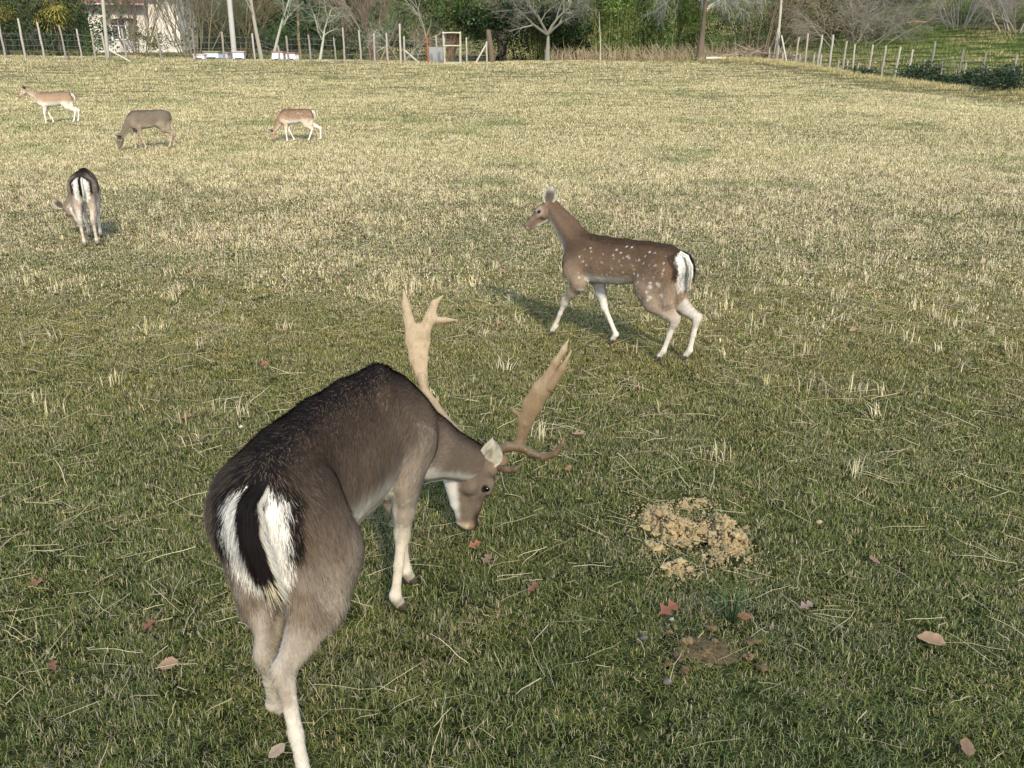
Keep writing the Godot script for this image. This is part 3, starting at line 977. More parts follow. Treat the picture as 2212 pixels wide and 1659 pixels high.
func sward() -> void:
	var gm := painted(.75)
	gm.backlight_enabled = true
	gm.backlight = Color(.25, .25, .2)
	var sm := painted(.7)
	# near turf
	var near := []
	for i in 5:
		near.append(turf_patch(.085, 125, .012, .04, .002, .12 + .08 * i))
	var at := []
	var z := -.55
	while z > -9.6:
		var w := .66 * (-z * .94 + .6) + .7
		var x := -w
		while x < w:
			var px := x + rnd(-.035, .035)
			var pz := z + rnd(-.035, .035)
			if (bare(px, pz) < .45 or rng.randf() < .06) and rng.randf() > sstep(5.0, 9.6, -pz):
				var q := patches.get_noise_2d(px * 20.0, pz * 20.0)
				var sc := rnd(.75, 1.2) * (1.0 + .7 * q) * lerpf(1.0, .75, sstep(4.5, 7.0, -pz))
				var tint := Color(1, 1, 1).lerp(Color(1.35, 1.15, .95), clampf(.5 - q * 1.4 + rnd(-.3, .3), 0, 1) * .8) * rnd(.8, 1.15)
				tint *= Color(1, 1, 1).lerp(Color(1.8, 1.5, 1.5), sstep(2.4, 6.0, -pz + q * 2.0) * clampf(1.45 - greenness(px, pz), .7, 1.0))
				at.append([Transform3D(Basis(Vector3.UP, rnd(0, TAU)).scaled(Vector3(1, clampf(sc, .4, 1.6), 1)), on(px, pz)), tint])
			x += .074
		z -= .074
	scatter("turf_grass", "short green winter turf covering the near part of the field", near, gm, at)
	# farther turf: broader patches
	var mid := []
	for i in 4:
		mid.append(turf_patch(.2, 130, .02, .05, .0055, .48))
	at = []
	z = -4.6
	while z > -19.0:
		var w := .66 * (-z * .94 + .6) + 1.2
		var x := -w
		while x < w:
			var px := x + rnd(-.08, .08)
			var pz := z + rnd(-.08, .08)
			if rng.randf() > sstep(4.6, 8.6, -pz):
				x += .165
				continue
			var g := greenness(px, pz)
			var tint := Color(1.0, 1.0, 1.0).lerp(Color(3.0, 2.4, 3.0), clampf(1.2 - g, 0, 1) * .8) * rnd(.85, 1.15)
			at.append([Transform3D(Basis(Vector3.UP, rnd(0, TAU)).scaled(Vector3(1, rnd(.7, 1.2), 1)), on(px, pz)), tint])
			x += .165
		z -= .165
	scatter("meadow_grass", "thin greenish winter grass between the stubble in the middle of the field", mid, gm, at)
	# upright dry stubble
	var st := []
	for i in 6:
		st.append(stubble_tuft(9 + i * 2, .06, .06, .14, .0042))
	at = []
	z = -3.2
	while z > -26.0:
		var w := .66 * (-z * .94 + .6) + 1.0
		var step := lerpf(.10, .15, sstep(4.0, 10.0, -z))
		var x := -w
		while x < w:
			var px := x + rnd(-.07, .07)
			var pz := z + rnd(-.07, .07)
			var g := greenness(px, pz)
			if rng.randf() < pow(clampf(1.15 - g, 0.0, 1.0), 1.4) * lerpf(.5, 1.0, sstep(5.0, 11.0, -z)) * sstep(27.0, 19.0, -z):
				var t := rnd(.75, 1.15)
				at.append([Transform3D(Basis(Vector3.UP, rnd(0, TAU)).scaled(Vector3(1, rnd(.5, 1.15), 1)), on(px, pz)), Color(t, t * rnd(.94, 1.02), t * rnd(.85, 1.0))])
			x += step
		z -= step
	scatter("dry_stubble", "upright pale straw stubble standing in tufts across the field", st, sm, at)
	# the far part of the field
	var far := []
	for i in 4:
		var mb := MB.new()
		for k in 210:
			var r := .36 * sqrt(rng.randf())
			var a := rnd(0, TAU)
			var c := pick(STRAWS) * 1.1 if rng.randf() < .85 else pick(GREENS) * 1.9
			blade(mb, Vector3(cos(a) * r, -.01, sin(a) * r), rnd(.025, .08), rnd(.004, .008), rnd(.1, 1.2), rnd(0, TAU), c * .85, c)
		far.append(mb.done())
	at = []
	z = -11.0
	while z > -75.0:
		var w := .66 * (-z * .94 + .6) + 3.0
		var step := lerpf(.26, .55, sstep(20.0, 50.0, -z))
		var x := -w
		while x < w:
			var px := x + rnd(-.5, .5) * step
			var pz := z + rnd(-.5, .5) * step
			if rng.randf() > sstep(10.0, 19.0, -pz):
				x += step
				continue
			var s := beyond(px, pz)
			var g := greenness(px, pz)
			var tint := Color(1.2, 1.15, 1.05).lerp(Color(.62, .74, .5), sstep(.4, .95, g))
			var big := rnd(.7, 1.25)
			if s > -.5:
				tint = Color(.4, .56, .28).lerp(Color(.85, .8, .62), maxf(sstep(.0, .45, patches.get_noise_2d(px * 2.0, pz * 2.0) + .1), .8 * sstep(6.0, 2.0, s)))
				big *= 1.7
			elif s > -3.5:
				tint = tint.lerp(Color(.75, .72, .5), .6)
				big *= 2.4 if s > -2.8 else 1.4
			elif pz < -47.0:
				tint = Color(.42, .45, .3)
			at.append([Transform3D(Basis(Vector3.UP, rnd(0, TAU)).scaled(Vector3(1, big, 1) * lerpf(1.0, 1.5, sstep(20.0, 50.0, -pz))), on(px, pz)), tint * rnd(.85, 1.12)])
			x += step
		z -= step
	scatter("field_grass", "straw coloured grass over the far half of the field and the slope beyond", far, sm, at)
	# straw lying about
	var sp := []
	for i in 9:
		sp.append(straw_piece(rnd(.04, .19), rnd(.0014, .0026)))
	for i in 4:
		sp.append(straw_piece(rnd(.02, .05), rnd(.0025, .004)))
	at = []
	for i in 16000:
		var d := 1.0 + 9.0 * pow(rng.randf(), .7)
		var px := rnd(-1, 1) * (.66 * (d * .94 + .6) + .5)
		var q := patches.get_noise_2d(px * 6.0, -d * 6.0)
		if rng.randf() < .6 + q:
			var b := Basis(Vector3.UP, rnd(0, TAU)) * Basis(Vector3(0, 0, 1), rnd(-.35, .35) if rng.randf() < .85 else rnd(-1.2, 1.2))
			var t := rnd(.5, .95)
			at.append([Transform3D(b.scaled(Vector3.ONE * rnd(.6, 1.2)), on(px, -d, rnd(.008, .034))), Color(t, t, t * rnd(.88, 1.02))])
	scatter("loose_straw", "loose pale straw stalks lying across the near turf", sp, sm, at)
	# dead matted wisps
	var dm := []
	for i in 3:
		dm.append(turf_patch(.07, 40, .012, .06, .0018, 1.0))
	at = []
	for i in 5000:
		var d := .9 + 7.5 * pow(rng.randf(), .75)
		var px := rnd(-1, 1) * (.66 * (d * .94 + .6) + .5)
		if patches.get_noise_2d(px * 9.0 + 30.0, -d * 9.0) > rnd(-.15, .25):
			var t := rnd(.55, 1.0)
			at.append([Transform3D(Basis(Vector3.UP, rnd(0, TAU)).scaled(Vector3(rnd(.7, 1.5), rnd(.5, 1.0), rnd(.7, 1.5))), on(px, -d)), Color(t, t * .97, t * .92)])
	scatter("dead_grass", "matted dead grass wisps scattered through the near turf", dm, sm, at)

# ---------------------------------------------------------------- molehill, leaves, stones
func soil_lump(mb: MB, at: Vector3, r: float, col: Color) -> void:
	var b := Basis.from_euler(Vector3(rnd(0, 6), rnd(0, 6), rnd(0, 6))).scaled(Vector3(r * rnd(.8, 1.3), r * rnd(.6, .9), r * rnd(.8, 1.2)))
	mb.blob(Transform3D(b, at), 6, 9, 1.9, fine, 2.2, col * .8, col * 1.15)

func molehill() -> void:
	var o := thing("molehill", "broken molehill of crumbly pale clay spilling over the turf", "molehill", on(MOUND.x, MOUND.z))
	var sm := painted(.95)
	sm.metallic_specular = .1
	sm.normal_enabled = true
	sm.normal_texture = noise_map(.03, 41, 12.0)
	sm.uv1_triplanar = true
	sm.uv1_scale = Vector3(6, 6, 6)
	# the ring of soil: a sheet of lumps over a low rim
	var mb := MB.new()
	var n := 96
	var soil := Color(.33, .25, .135)
	for i in n + 1:
		for j in n + 1:
			var x := (i / float(n) - .5) * .70
			var z := (j / float(n) - .5) * .76
			var lump := fine.get_noise_2d(x * 26.0, z * 26.0) * .5 + fine.get_noise_2d(x * 70.0, z * 70.0) * .35 + absf(fine.get_noise_2d(x * 14.0 + 9.0, z * 14.0)) * .8
			var q := heap(MOUND.x + x, MOUND.z + z)
			var h := q * (.7 + 1.1 * lump) - .020 + .012 * lump * sstep(.015, .03, q)
			var hole := flat_at(1527, 1130) - Vector2(MOUND.x, MOUND.z)
			h -= .06 * exp(-pow(Vector2(x - hole.x, z - hole.y).length() / .035, 2.0))
			var w := on(MOUND.x + x, MOUND.z + z) - o.position
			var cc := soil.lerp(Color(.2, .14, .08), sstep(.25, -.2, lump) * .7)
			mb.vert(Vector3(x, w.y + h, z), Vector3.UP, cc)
	for i in n:
		for j in n:
			var a := i * (n + 1) + j
			mb.tri(a, a + 1, a + n + 2); mb.tri(a, a + n + 2, a + n + 1)
	mb.renormal()
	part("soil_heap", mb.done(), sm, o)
	# clods one by one
	for i in 95:
		var q: Array = lobes[rng.randi() % lobes.size()]
		var x: float = q[0] + rng.randfn() * q[2] * .75 - MOUND.x
		var z: float = q[1] + rng.randfn() * q[3] * .75 - MOUND.z
		var hh := heap(MOUND.x + x, MOUND.z + z)
		var r := rnd(.008, .02) if hh > .012 else rnd(.004, .010)
		var cm := MB.new()
		soil_lump(cm, Vector3.ZERO, r, soil * rnd(.75, 1.25))
		cm.renormal()
		var c := part("clod", cm.done(), sm, o)
		c.position = Vector3(x, on(MOUND.x + x, MOUND.z + z).y - o.position.y + hh * .95 + .002, z)
	var km := MB.new()
	for i in 1500:
		var q: Array = lobes[rng.randi() % lobes.size()]
		var x: float = q[0] + rng.randfn() * q[2] * .8 - MOUND.x
		var z: float = q[1] + rng.randfn() * q[3] * .8 - MOUND.z
		if i % 12 == 0:
			x *= 1.5; z *= 1.4
		var hh := heap(MOUND.x + x, MOUND.z + z)
		var r := rnd(.0018, .0048)
		km.blob(Transform3D(Basis.from_euler(Vector3(rnd(0, 6), rnd(0, 6), 0)).scaled(Vector3(r, r * .8, r * 1.1)), Vector3(x, on(MOUND.x + x, MOUND.z + z).y - o.position.y + hh * 1.0 + .003, z)), 3, 5, .8, fine, 2.0, soil * rnd(.7, 1.2), soil * 1.2)
	km.renormal()
	tag(part("crumbs", km.done(), sm, o), "", "", "", "stuff")
	# the older scrape of dark earth in front of it
	var scr := thing("earth_scrape", "small scrape of dark brown earth in front of the molehill", "bare earth", on(SCRAPE.x, SCRAPE.z))
	mb = MB.new()
	n = 40
	for i in n + 1:
		for j in n + 1:
			var x := (i / float(n) - .5) * .42
			var z := (j / float(n) - .5) * .36
			var lump := fine.get_noise_2d(x * 40.0 + 3.0, z * 40.0) * .5 + fine.get_noise_2d(x * 90.0, z * 90.0) * .4
			var q := exp(-pow(Vector2(x / .13, z / .11).length(), 2.0))
			mb.vert(Vector3(x, on(SCRAPE.x + x, SCRAPE.z + z).y - scr.position.y - .016 + q * (.026 + .022 * lump), z), Vector3.UP, Color(.07, .05, .028).lerp(Color(.13, .095, .052), clampf(.5 + lump, 0, 1)))
	for i in n:
		for j in n:
			var a := i * (n + 1) + j
			mb.tri(a, a + 1, a + n + 2); mb.tri(a, a + n + 2, a + n + 1)
	mb.renormal()
	part("soil", mb.done(), sm, scr)
	for i in 16:
		var cm := MB.new()
		var x := rnd(-.15, .15)
		var z := rnd(-.12, .12)
		soil_lump(cm, Vector3.ZERO, rnd(.006, .015), Color(.15, .11, .06) * rnd(.7, 1.3))
		cm.renormal()
		var c := part("clod", cm.done(), sm, scr)
		c.position = Vector3(x, .014, z)

func leaf(label: String, p: Vector2, size: float, col: Color, lobes: int, turn: float, tilt: float) -> void:
	var mb := MB.new()
	var curl := rnd(.1, .7)
	col = col.lerp(Color(.19, .135, .085), .42) * .8
	var n := 30
	var rim := PackedVector3Array()
	for i in n:
		var t := (i if i <= n / 2 else n - i) / (n * .5)
		var w := .30 * pow(sin(PI * clampf(t, .0, 1.0)), .75)
		if lobes > 0:
			w *= .72 + .42 * cos(TAU * lobes * .5 * t + 2.2)
			w = maxf(w, .05 * sin(PI * t))
		rim.append(Vector3(.5 - t, .0, w * (1.0 if i <= n / 2 else -1.0) * rnd(.85, 1.15)) * size)
	for layer in 2:
		var k := mb.v.size()
		var nn := Vector3.UP if layer == 0 else Vector3.DOWN
		for i in n:
			var q := rim[i]
			q.y = curl * absf(q.z) + .25 * q.x * q.x / size + (.0006 if layer == 0 else 0.0) + fine.get_noise_2d(q.x * 60.0 + p.x * 9.0, q.z * 60.0) * size * .06
			mb.vert(q, nn, col * rnd(.85, 1.1))
		for j in 5:
			mb.vert(Vector3((j / 4.0 - .5) * .9 * size, .25 * pow((j / 4.0 - .5) * .9, 2.0) * size + (.0006 if layer == 0 else 0.0), 0), nn, col * .75)
		for i in n:
			var mi := k + n + clampi(int(round((rim[i].x / size / .9 + .5) * 4.0)), 0, 4)
			var mj := k + n + clampi(int(round((rim[(i + 1) % n].x / size / .9 + .5) * 4.0)), 0, 4)
			mb.tri(k + i, k + (i + 1) % n, mi)
			if mi != mj:
				mb.tri(k + (i + 1) % n, mj, mi)
	mb.renormal()
	var m := painted(.7)
	var root := thing("fallen_leaf", label, "leaf", on(p.x, p.y, .019), turn, "fallen leaves on the turf")
	root.rotation.x = tilt
	root.rotation.z = tilt * .6
	part("leaf_blade", mb.done(), m, root)
	var s := MB.new()
	s.tube(PackedVector3Array([Vector3(.47, .045, 0) * size, Vector3(.62, .04, .02) * size, Vector3(.78, .01, .06) * size]), PackedFloat32Array([.0012, .001, .0008]), 4, col * .6, col * .7)
	part("leaf_stalk", s.done(), m, root)

func flat_at(column: float, line: float) -> Vector2:   # where a line of sight of the photograph meets the level turf
	var a := (column * .46292 - 512.0) / 829.0
	var b := (384.0 - line * .46292) / 829.0
	var t := EYE / (.35021 - b * .93667)
	return Vector2(a * t, -t * (.93667 + b * .35021))

func litter() -> void:
	var red := Color(.26, .075, .04)
	var tan_ := Color(.42, .26, .16)
	leaf("large curled red brown oak leaf beside a white stone, below the molehill", flat_at(1443, 1330), .085, Color(.27, .07, .035), 5, .6, .3)
	leaf("long smooth pink tan leaf lying alone on the right foreground turf", flat_at(2010, 1400), .085, Color(.5, .3, .18), 0, -.7, .2)
	leaf("red brown lobed leaf at the left, between the buck and the frame edge", flat_at(325, 1367), .055, red, 5, 1.3, .1)
	leaf("red leaf at far left, level with the buck's tail tip", flat_at(82, 1274), .05, red, 5, .2, .15)
	leaf("dull red leaf in the lower left, below two other red leaves", flat_at(118, 1456), .05, red * .9, 5, 2.1, .1)
	leaf("pale tan leaf near the buck's left hind hoof", flat_at(368, 1452), .065, tan_, 0, .1, .35)
	leaf("curled orange brown leaf in front of the buck's muzzle", flat_at(1025, 1190), .055, Color(.34, .12, .05), 5, .5, .4)
	leaf("faded grey brown leaf below the curled orange one near the muzzle", flat_at(1051, 1222), .06, Color(.26, .17, .12), 5, 1.2, .2)
	leaf("dark red leaf lying left of the large leaf below the molehill", flat_at(1150, 1283), .055, Color(.17, .05, .03), 5, .9, .4)
	leaf("pinkish lobed leaf right of the antler's lower tine", flat_at(1250, 946), .07, Color(.42, .25, .18), 5, -.3, .15)
	leaf("orange leaf between the buck's antlers and the molehill", flat_at(1227, 1020), .045, Color(.4, .16, .06), 5, .8, .2)
	leaf("pink brown leaf to the right of the molehill", flat_at(1887, 1223), .05, Color(.33, .16, .11), 0, 1.9, .2)
	leaf("grey pink leaf on the right, below the molehill crumbs", flat_at(1740, 1322), .055, Color(.33, .24, .2), 5, .3, .3)
	leaf("orange brown leaf at the foot of the green rush tuft", flat_at(1607, 1347), .055, Color(.36, .15, .07), 0, -.5, .2)
	leaf("pale curled leaf at the bottom left, beside the buck's hind leg", flat_at(600 - 0, 1640), .05, Color(.45, .36, .27), 0, .9, .4)
	leaf("orange brown leaf beyond the left of the buck's rump", flat_at(405, 911), .065, Color(.33, .17, .1), 5, .1, .3)
	leaf("small orange leaf near the walking doe's front hooves", flat_at(1078, 702), .055, Color(.45, .2, .08), 5, .7, .2)
	leaf("round tan leaf on the right half of the field", flat_at(1842, 718), .055, Color(.5, .3, .18), 0, .3, .5)
	leaf("small red leaf behind the buck's back", flat_at(572, 793), .05, Color(.42, .1, .05), 5, .3, .6)
	leaf("orange leaf beyond the walking doe's raised head", flat_at(1086, 584), .08, Color(.45, .2, .1), 5, 1.3, .3)
	leaf("dark brown leaf at the bottom right corner", flat_at(2085, 1630), .06, Color(.26, .15, .08), 0, 1.2, .2)
	# stones
	var stm := painted(.8)
	for q in [["white broken stone chip beside the large red leaf", 1450, 1350, .016, Color(.22, .2, .17)], ["grey stick shaped stone below the large red leaf", 1390, 1391, .022, Color(.09, .08, .065)], ["rounded pale grey stone low in the right foreground", 1441, 1487, .024, Color(.11, .093, .07)], ["pale buff pebble left of the buck's rump", 521, 931, .022, Color(.36, .31, .22)], ["small buff stone on the right turf under the pink leaf", 1768, 1139, .022, Color(.26, .2, .12)]]:
		var mb := MB.new()
		var r: float = q[3]
		mb.blob(Transform3D(Basis(Vector3.UP, r * 90.0).scaled(Vector3(r * .6, r * .34, r * .4)), Vector3.ZERO), 7, 9, .8, fine, 1.3, q[4], q[4] * 1.2)
		mb.renormal()
		var p := flat_at(q[1], q[2])
		var o := part("stone", mb.done(), stm)
		o.position = on(p.x, p.y, .016)
		tag(o, q[0], "stone", "small stones on the turf")
	# the tuft of rushes right of the molehill
	var rb := MB.new()
	for i in 60:
		var a := rnd(0, TAU)
		var c := Color(.045, .10, .03) * rnd(.7, 1.4) if i % 4 else pick(STRAWS) * .6
		blade(rb, Vector3(cos(a), 0, sin(a)) * rnd(0, .022), rnd(.09, .2), .0026, rnd(.2, .8), a + rnd(-.6, .6), c * .8, c)
	var p := flat_at(1577, 1345)
	var o := part("rush_tuft", rb.done(), painted(.6))
	o.position = on(p.x, p.y)
	tag(o, "stiff dark green rush tuft between the molehill and the frame's right side", "rush tuft")

# ---------------------------------------------------------------- trees and shrubs
# o: h height, r base radius, lean, levels, kids, spread, up (tropism), wander, col, twig
func limb(mb: MB, p: Vector3, d: Vector3, ln: float, r: float, level: int, o: Dictionary) -> void:
	var n := 5 if level < 2 else 3
	var pts := PackedVector3Array([p])
	var rad := PackedFloat32Array([r])
	var dir := d
	for i in n:
		dir = (dir + Vector3(rnd(-1, 1), rnd(-1, 1), rnd(-1, 1)) * float(o.wander) + Vector3.UP * float(o.up) * (0.25 if level == 0 else 1.0)).normalized()
		pts.append(pts[i] + dir * ln / n)
		rad.append(maxf(r * (1.0 - .72 * (i + 1.0) / n), .0035))
	var c: Color = o.col
	c = c * rnd(.55, 1.0)
	if o.has("tip"):
		c = c.lerp(o.tip, clampf(level * .34, 0, 1))
	mb.tube(pts, rad, 7 if level == 0 else 5 if level == 1 else 3, c, c)
	if level >= int(o.levels):
		return
	var kids: int = o.kids[level]
	for i in kids:
		var u := lerpf(float(o.get("first", .35)) if level == 0 else .2, 1.0, (i + rng.randf()) / kids)
		var k := clampi(int(u * n), 0, n - 1)
		var q := pts[k].lerp(pts[k + 1], u * n - k)
		var along := (pts[k + 1] - pts[k]).normalized()
		var side := along.cross(Vector3(rnd(-1, 1), rnd(-1, 1), rnd(-1, 1))).normalized()
		var sp: float = o.spread * rnd(.6, 1.25)
		limb(mb, q, (along * cos(sp) + side * sin(sp)).normalized(), ln * rnd(.42, .72) * (1.15 - .45 * u) * float(o.get("shrink", 1.0)), rad[k] * rnd(.45, .65), level + 1, o)

func bare_tree(called: String, label: String, at: Vector3, stems: int, o: Dictionary, category := "tree", group := "") -> Node3D:
	var root := thing(called, label, category, at, 0.0, group)
	var tm := MB.new()
	var cm := MB.new()
	for i in stems:
		var a := rnd(0, TAU)
		var ln: float = o.get("lean", .1)
		var d := Vector3(cos(a) * ln * rnd(.4, 1), 1, sin(a) * ln * rnd(.4, 1)).normalized()
		if o.has("dir"):
			d = o.dir
		var p := Vector3(cos(a), 0, sin(a)) * (0.0 if stems == 1 else float(o.get("clump", .25)) * rng.randf())
		p.y = -.1
		if stems == 1:
			# trunk apart from the branches
			var q := o.duplicate()
			q.levels = 0
			var st := rng.state
			limb(tm, p, d, o.h, o.r, 0, q)
			rng.state = st
		limb(cm, p, d, o.h * rnd(.75, 1.0) if stems > 1 else o.h, o.r * (rnd(.6, 1.0) if stems > 1 else .92), 0, o)
	if stems == 1:
		part("trunk", tm.done(), bark_mat, root)
	part("branches", cm.done(), bark_mat, root)
	return root

var bark_mat: StandardMaterial3D
var leaf_mat: StandardMaterial3D

func leaf_quad(mb: MB, p: Vector3, d: Vector3, nn: Vector3, l: float, w: float, col: Color) -> void:
	var s := d.cross(nn).normalized() * w * .5
	var k := mb.v.size()
	mb.v.append(p); mb.v.append(p + d * l * .5 + s); mb.v.append(p + d * l); mb.v.append(p + d * l * .5 - s)
	for i in 4:
		mb.n.append(nn)
		mb.c.append(col)
	mb.tri(k, k + 1, k + 2); mb.tri(k, k + 2, k + 3)

# lobes: [centre, radii] of clumps of leaves
func leafy(called: String, label: String, category: String, at: Vector3, lobes: Array, count: int, size: float, cols: Array, o := {}) -> Node3D:
	var root := thing(called, label, category, at, 0.0, o.get("group", ""))
	if o.has("trunk"):
		var tm := MB.new()
		var tr: float = o.trunk
		for q in lobes:
			var c: Vector3 = q[0]
			tm.tube(PackedVector3Array([Vector3(rnd(-.05, .05), -.1, 0), Vector3(c.x * .15, c.y * .4, c.z * .15), c * .75 + Vector3(0, 0, 0), c + Vector3(0, q[1].y * .4, 0)]), PackedFloat32Array([tr, tr * .8, tr * .5, tr * .2]), 6, o.get("bark", Color(.12, .1, .075)), o.get("bark", Color(.12, .1, .075)))
		part("trunk", tm.done(), bark_mat, root)
	var mb := MB.new()
	var total := 0.0
	for q in lobes:
		total += q[1].x * q[1].y + q[1].z * q[1].y + q[1].x * q[1].z
	for q in lobes:
		var c: Vector3 = q[0]
		var r: Vector3 = q[1]
		var num := int(count * (r.x * r.y + r.z * r.y + r.x * r.z) / total)
		# twig ends, each a small spray of leaves
		var sprays := maxi(num / 9, 1)
		for i in sprays:
			var dir := Vector3(rnd(-1, 1), rnd(-1, 1), rnd(-1, 1))
			if dir.length() > 1.0 or dir.length() < .05:
				dir = Vector3(rnd(-1, 1), rnd(-.3, 1), rnd(-1, 1))
			dir = dir.normalized()
			var w := fine.get_noise_3dv((dir * 2.2 + at * .37) + c)
			var rr := pow(rng.randf(), .38) * (1.0 + w * .55)
			var p := c + dir * r * rr
			if fine.get_noise_3dv((p + at) * float(o.get("holes", 1.1))) < float(o.get("gap", -.22)):
				continue
			var cc := pick(cols)
			for k in 9:
				var ld := (dir + Vector3(rnd(-1, 1), rnd(-1.2, .7), rnd(-1, 1)) * 1.2).normalized()
				var nn := (dir * .6 + Vector3(rnd(-1, 1), rnd(-.4, 1.2), rnd(-1, 1))).normalized()
				nn = (nn - ld * nn.dot(ld)).normalized()
				leaf_quad(mb, p + Vector3(rnd(-1, 1), rnd(-1, 1), rnd(-1, 1)) * size * 1.3, ld, nn, size * rnd(.7, 1.3), size * float(o.get("narrow", .5)), cc * rnd(.75, 1.25))
	part("foliage", mb.done(), leaf_mat, root)
	return root

func palm(label: String, at: Vector3, h: float, fr: float) -> void:
	var root := thing("fan_palm", label, "palm", at, 0.0, "fan palms behind the fence")
	var tm := MB.new()
	tm.tube(PackedVector3Array([Vector3(0, -.1, 0), Vector3(.05, h * .5, 0), Vector3(0, h, 0)]), PackedFloat32Array([.13, .15, .17]), 9, Color(.16, .12, .08), Color(.13, .1, .07))
	part("trunk", tm.done(), bark_mat, root)
	for i in 34:
		var mb := MB.new()
		var u := i / 33.0
		var az := i * 2.4 + rnd(-.2, .2)
		var el := lerpf(1.25, -1.1, pow(u, .85))
		var out := Vector3(cos(az) * cos(el), sin(el), sin(az) * cos(el))
		var stem := fr * rnd(.5, .65)
		var b := Vector3(0, h - .1 * u, 0)
		var e := b + out * stem - Vector3(0, .1 * stem, 0)
		var c := Color(.07, .11, .025).lerp(Color(.36, .28, .06), sstep(.45, .95, u)) * rnd(.8, 1.2)
		mb.tube(PackedVector3Array([b, (b + e) * .5 + Vector3(0, .05, 0), e]), PackedFloat32Array([.02, .014, .01]), 4, c, c)
		var side := out.cross(Vector3.UP).normalized()
		var upv := side.cross(out).normalized()
		for k in 17:
			var a := (k / 16.0 - .5) * 4.4
			var dd := (out * cos(a) + side * sin(a) - upv * .12).normalized()
			var l := fr * .62 * (.75 + .25 * cos(a)) * rnd(.85, 1.1)
			var nn := (upv + Vector3(rnd(-.3, .3), rnd(-.3, .3), rnd(-.3, .3))).normalized()
			nn = (nn - dd * nn.dot(dd)).normalized()
			leaf_quad(mb, e, dd, nn, l * .62, .055, c * rnd(.85, 1.15))
			leaf_quad(mb, e + dd * l * .45, (dd - Vector3(0, .35, 0)).normalized(), nn, l * .55, .045, c * rnd(.85, 1.2))
		part("frond", mb.done(), leaf_mat, root)

func post_mesh(h: float, r: float, lean: Vector2, col: Color) -> ArrayMesh:
	var mb := MB.new()
	var n := 6
	var pts := PackedVector3Array()
	var rad := PackedFloat32Array()
	for i in n:
		var u := i / (n - 1.0)
		pts.append(Vector3(lean.x * u * h + rnd(-.012, .012), -.25 + (h + .25) * u, lean.y * u * h + rnd(-.012, .012)))
		rad.append(r * rnd(.88, 1.08) * (1.0 - .18 * u))
	mb.tube(pts, rad, 7, col * .75, col)
	return mb.done()

func wire(mb: MB, a: Vector3, b: Vector3, r: float) -> void:
	var m := (a + b) * .5 - Vector3(0, .012, 0)
	mb.tube(PackedVector3Array([a, m, b]), PackedFloat32Array([r, r, r]), 3, Color(.32, .33, .33), Color(.32, .33, .33))

# posts: [column, distance, height, lean, tone]
func fence(called: String, label: String, posts: Array, rise: float, lines: int, mesh_cell: float, brace := []) -> void:
	var p0 := spot(posts[0][0], posts[0][1])
	var root := thing(called, label, "fence", p0)
	var feet := []
	for q in posts:
		var p := spot(q[0], q[1]) - p0
		feet.append([p, q[2]])
		var c := Color(.5, .45, .38) * float(q[4]) * rnd(.9, 1.1)
		var o := part("post", post_mesh(q[2], rnd(.045, .06), Vector2(q[3], rnd(-.03, .03)), c), bark_mat, root)
		o.position = p
	for q in brace:
		var a := spot(q[0], q[1]) - p0
		var b := spot(q[2], q[3]) - p0
		var mb := MB.new()
		mb.tube(PackedVector3Array([a + Vector3(0, .0, 0), (a + b) * .5 + Vector3(0, q[4] * .5, 0), b + Vector3(0, q[4], 0)]), PackedFloat32Array([.045, .045, .04]), 6, Color(.45, .41, .34), Color(.5, .45, .38))
		part("brace", mb.done(), bark_mat, root)
	for k in lines:
		var mb := MB.new()
		for i in feet.size() - 1:
			var ha: float = minf(feet[i][1], rise)
			var hb: float = minf(feet[i + 1][1], rise)
			wire(mb, feet[i][0] + Vector3(0, ha * (k + .4) / lines, .05), feet[i + 1][0] + Vector3(0, hb * (k + .4) / lines, .05), .0045)
		part("wire", mb.done(), wire_mat, root)
	if mesh_cell > 0.0:
		var mb := MB.new()
		for i in feet.size() - 1:
			var a: Vector3 = feet[i][0]
			var b: Vector3 = feet[i + 1][0]
			var num := maxi(int(a.distance_to(b) / mesh_cell), 1)
			for k in num:
				var p := a.lerp(b, (k + .5) / num) + Vector3(0, 0, .05)
				mb.tube(PackedVector3Array([p, p + Vector3(0, minf(feet[i][1], rise) * .95, 0)]), PackedFloat32Array([.0035, .0035]), 3, Color(.3, .31, .31), Color(.3, .31, .31))
		tag(part("wire_mesh", mb.done(), wire_mat, root), "", "", "", "stuff")

var wire_mat: StandardMaterial3D

func pole(label: String, foot: Vector3, top: Vector3, r: float, col: Color, group := "") -> void:
	var mb := MB.new()
	var t := top - foot
	mb.tube(PackedVector3Array([Vector3(0, -.3, 0), t * .33, t * .66, t]), PackedFloat32Array([r, r * .93, r * .86, r * .75]), 9, col * .9, col)
	var o := part("pole", mb.done(), bark_mat)
	o.position = foot
	tag(o, label, "pole", group)

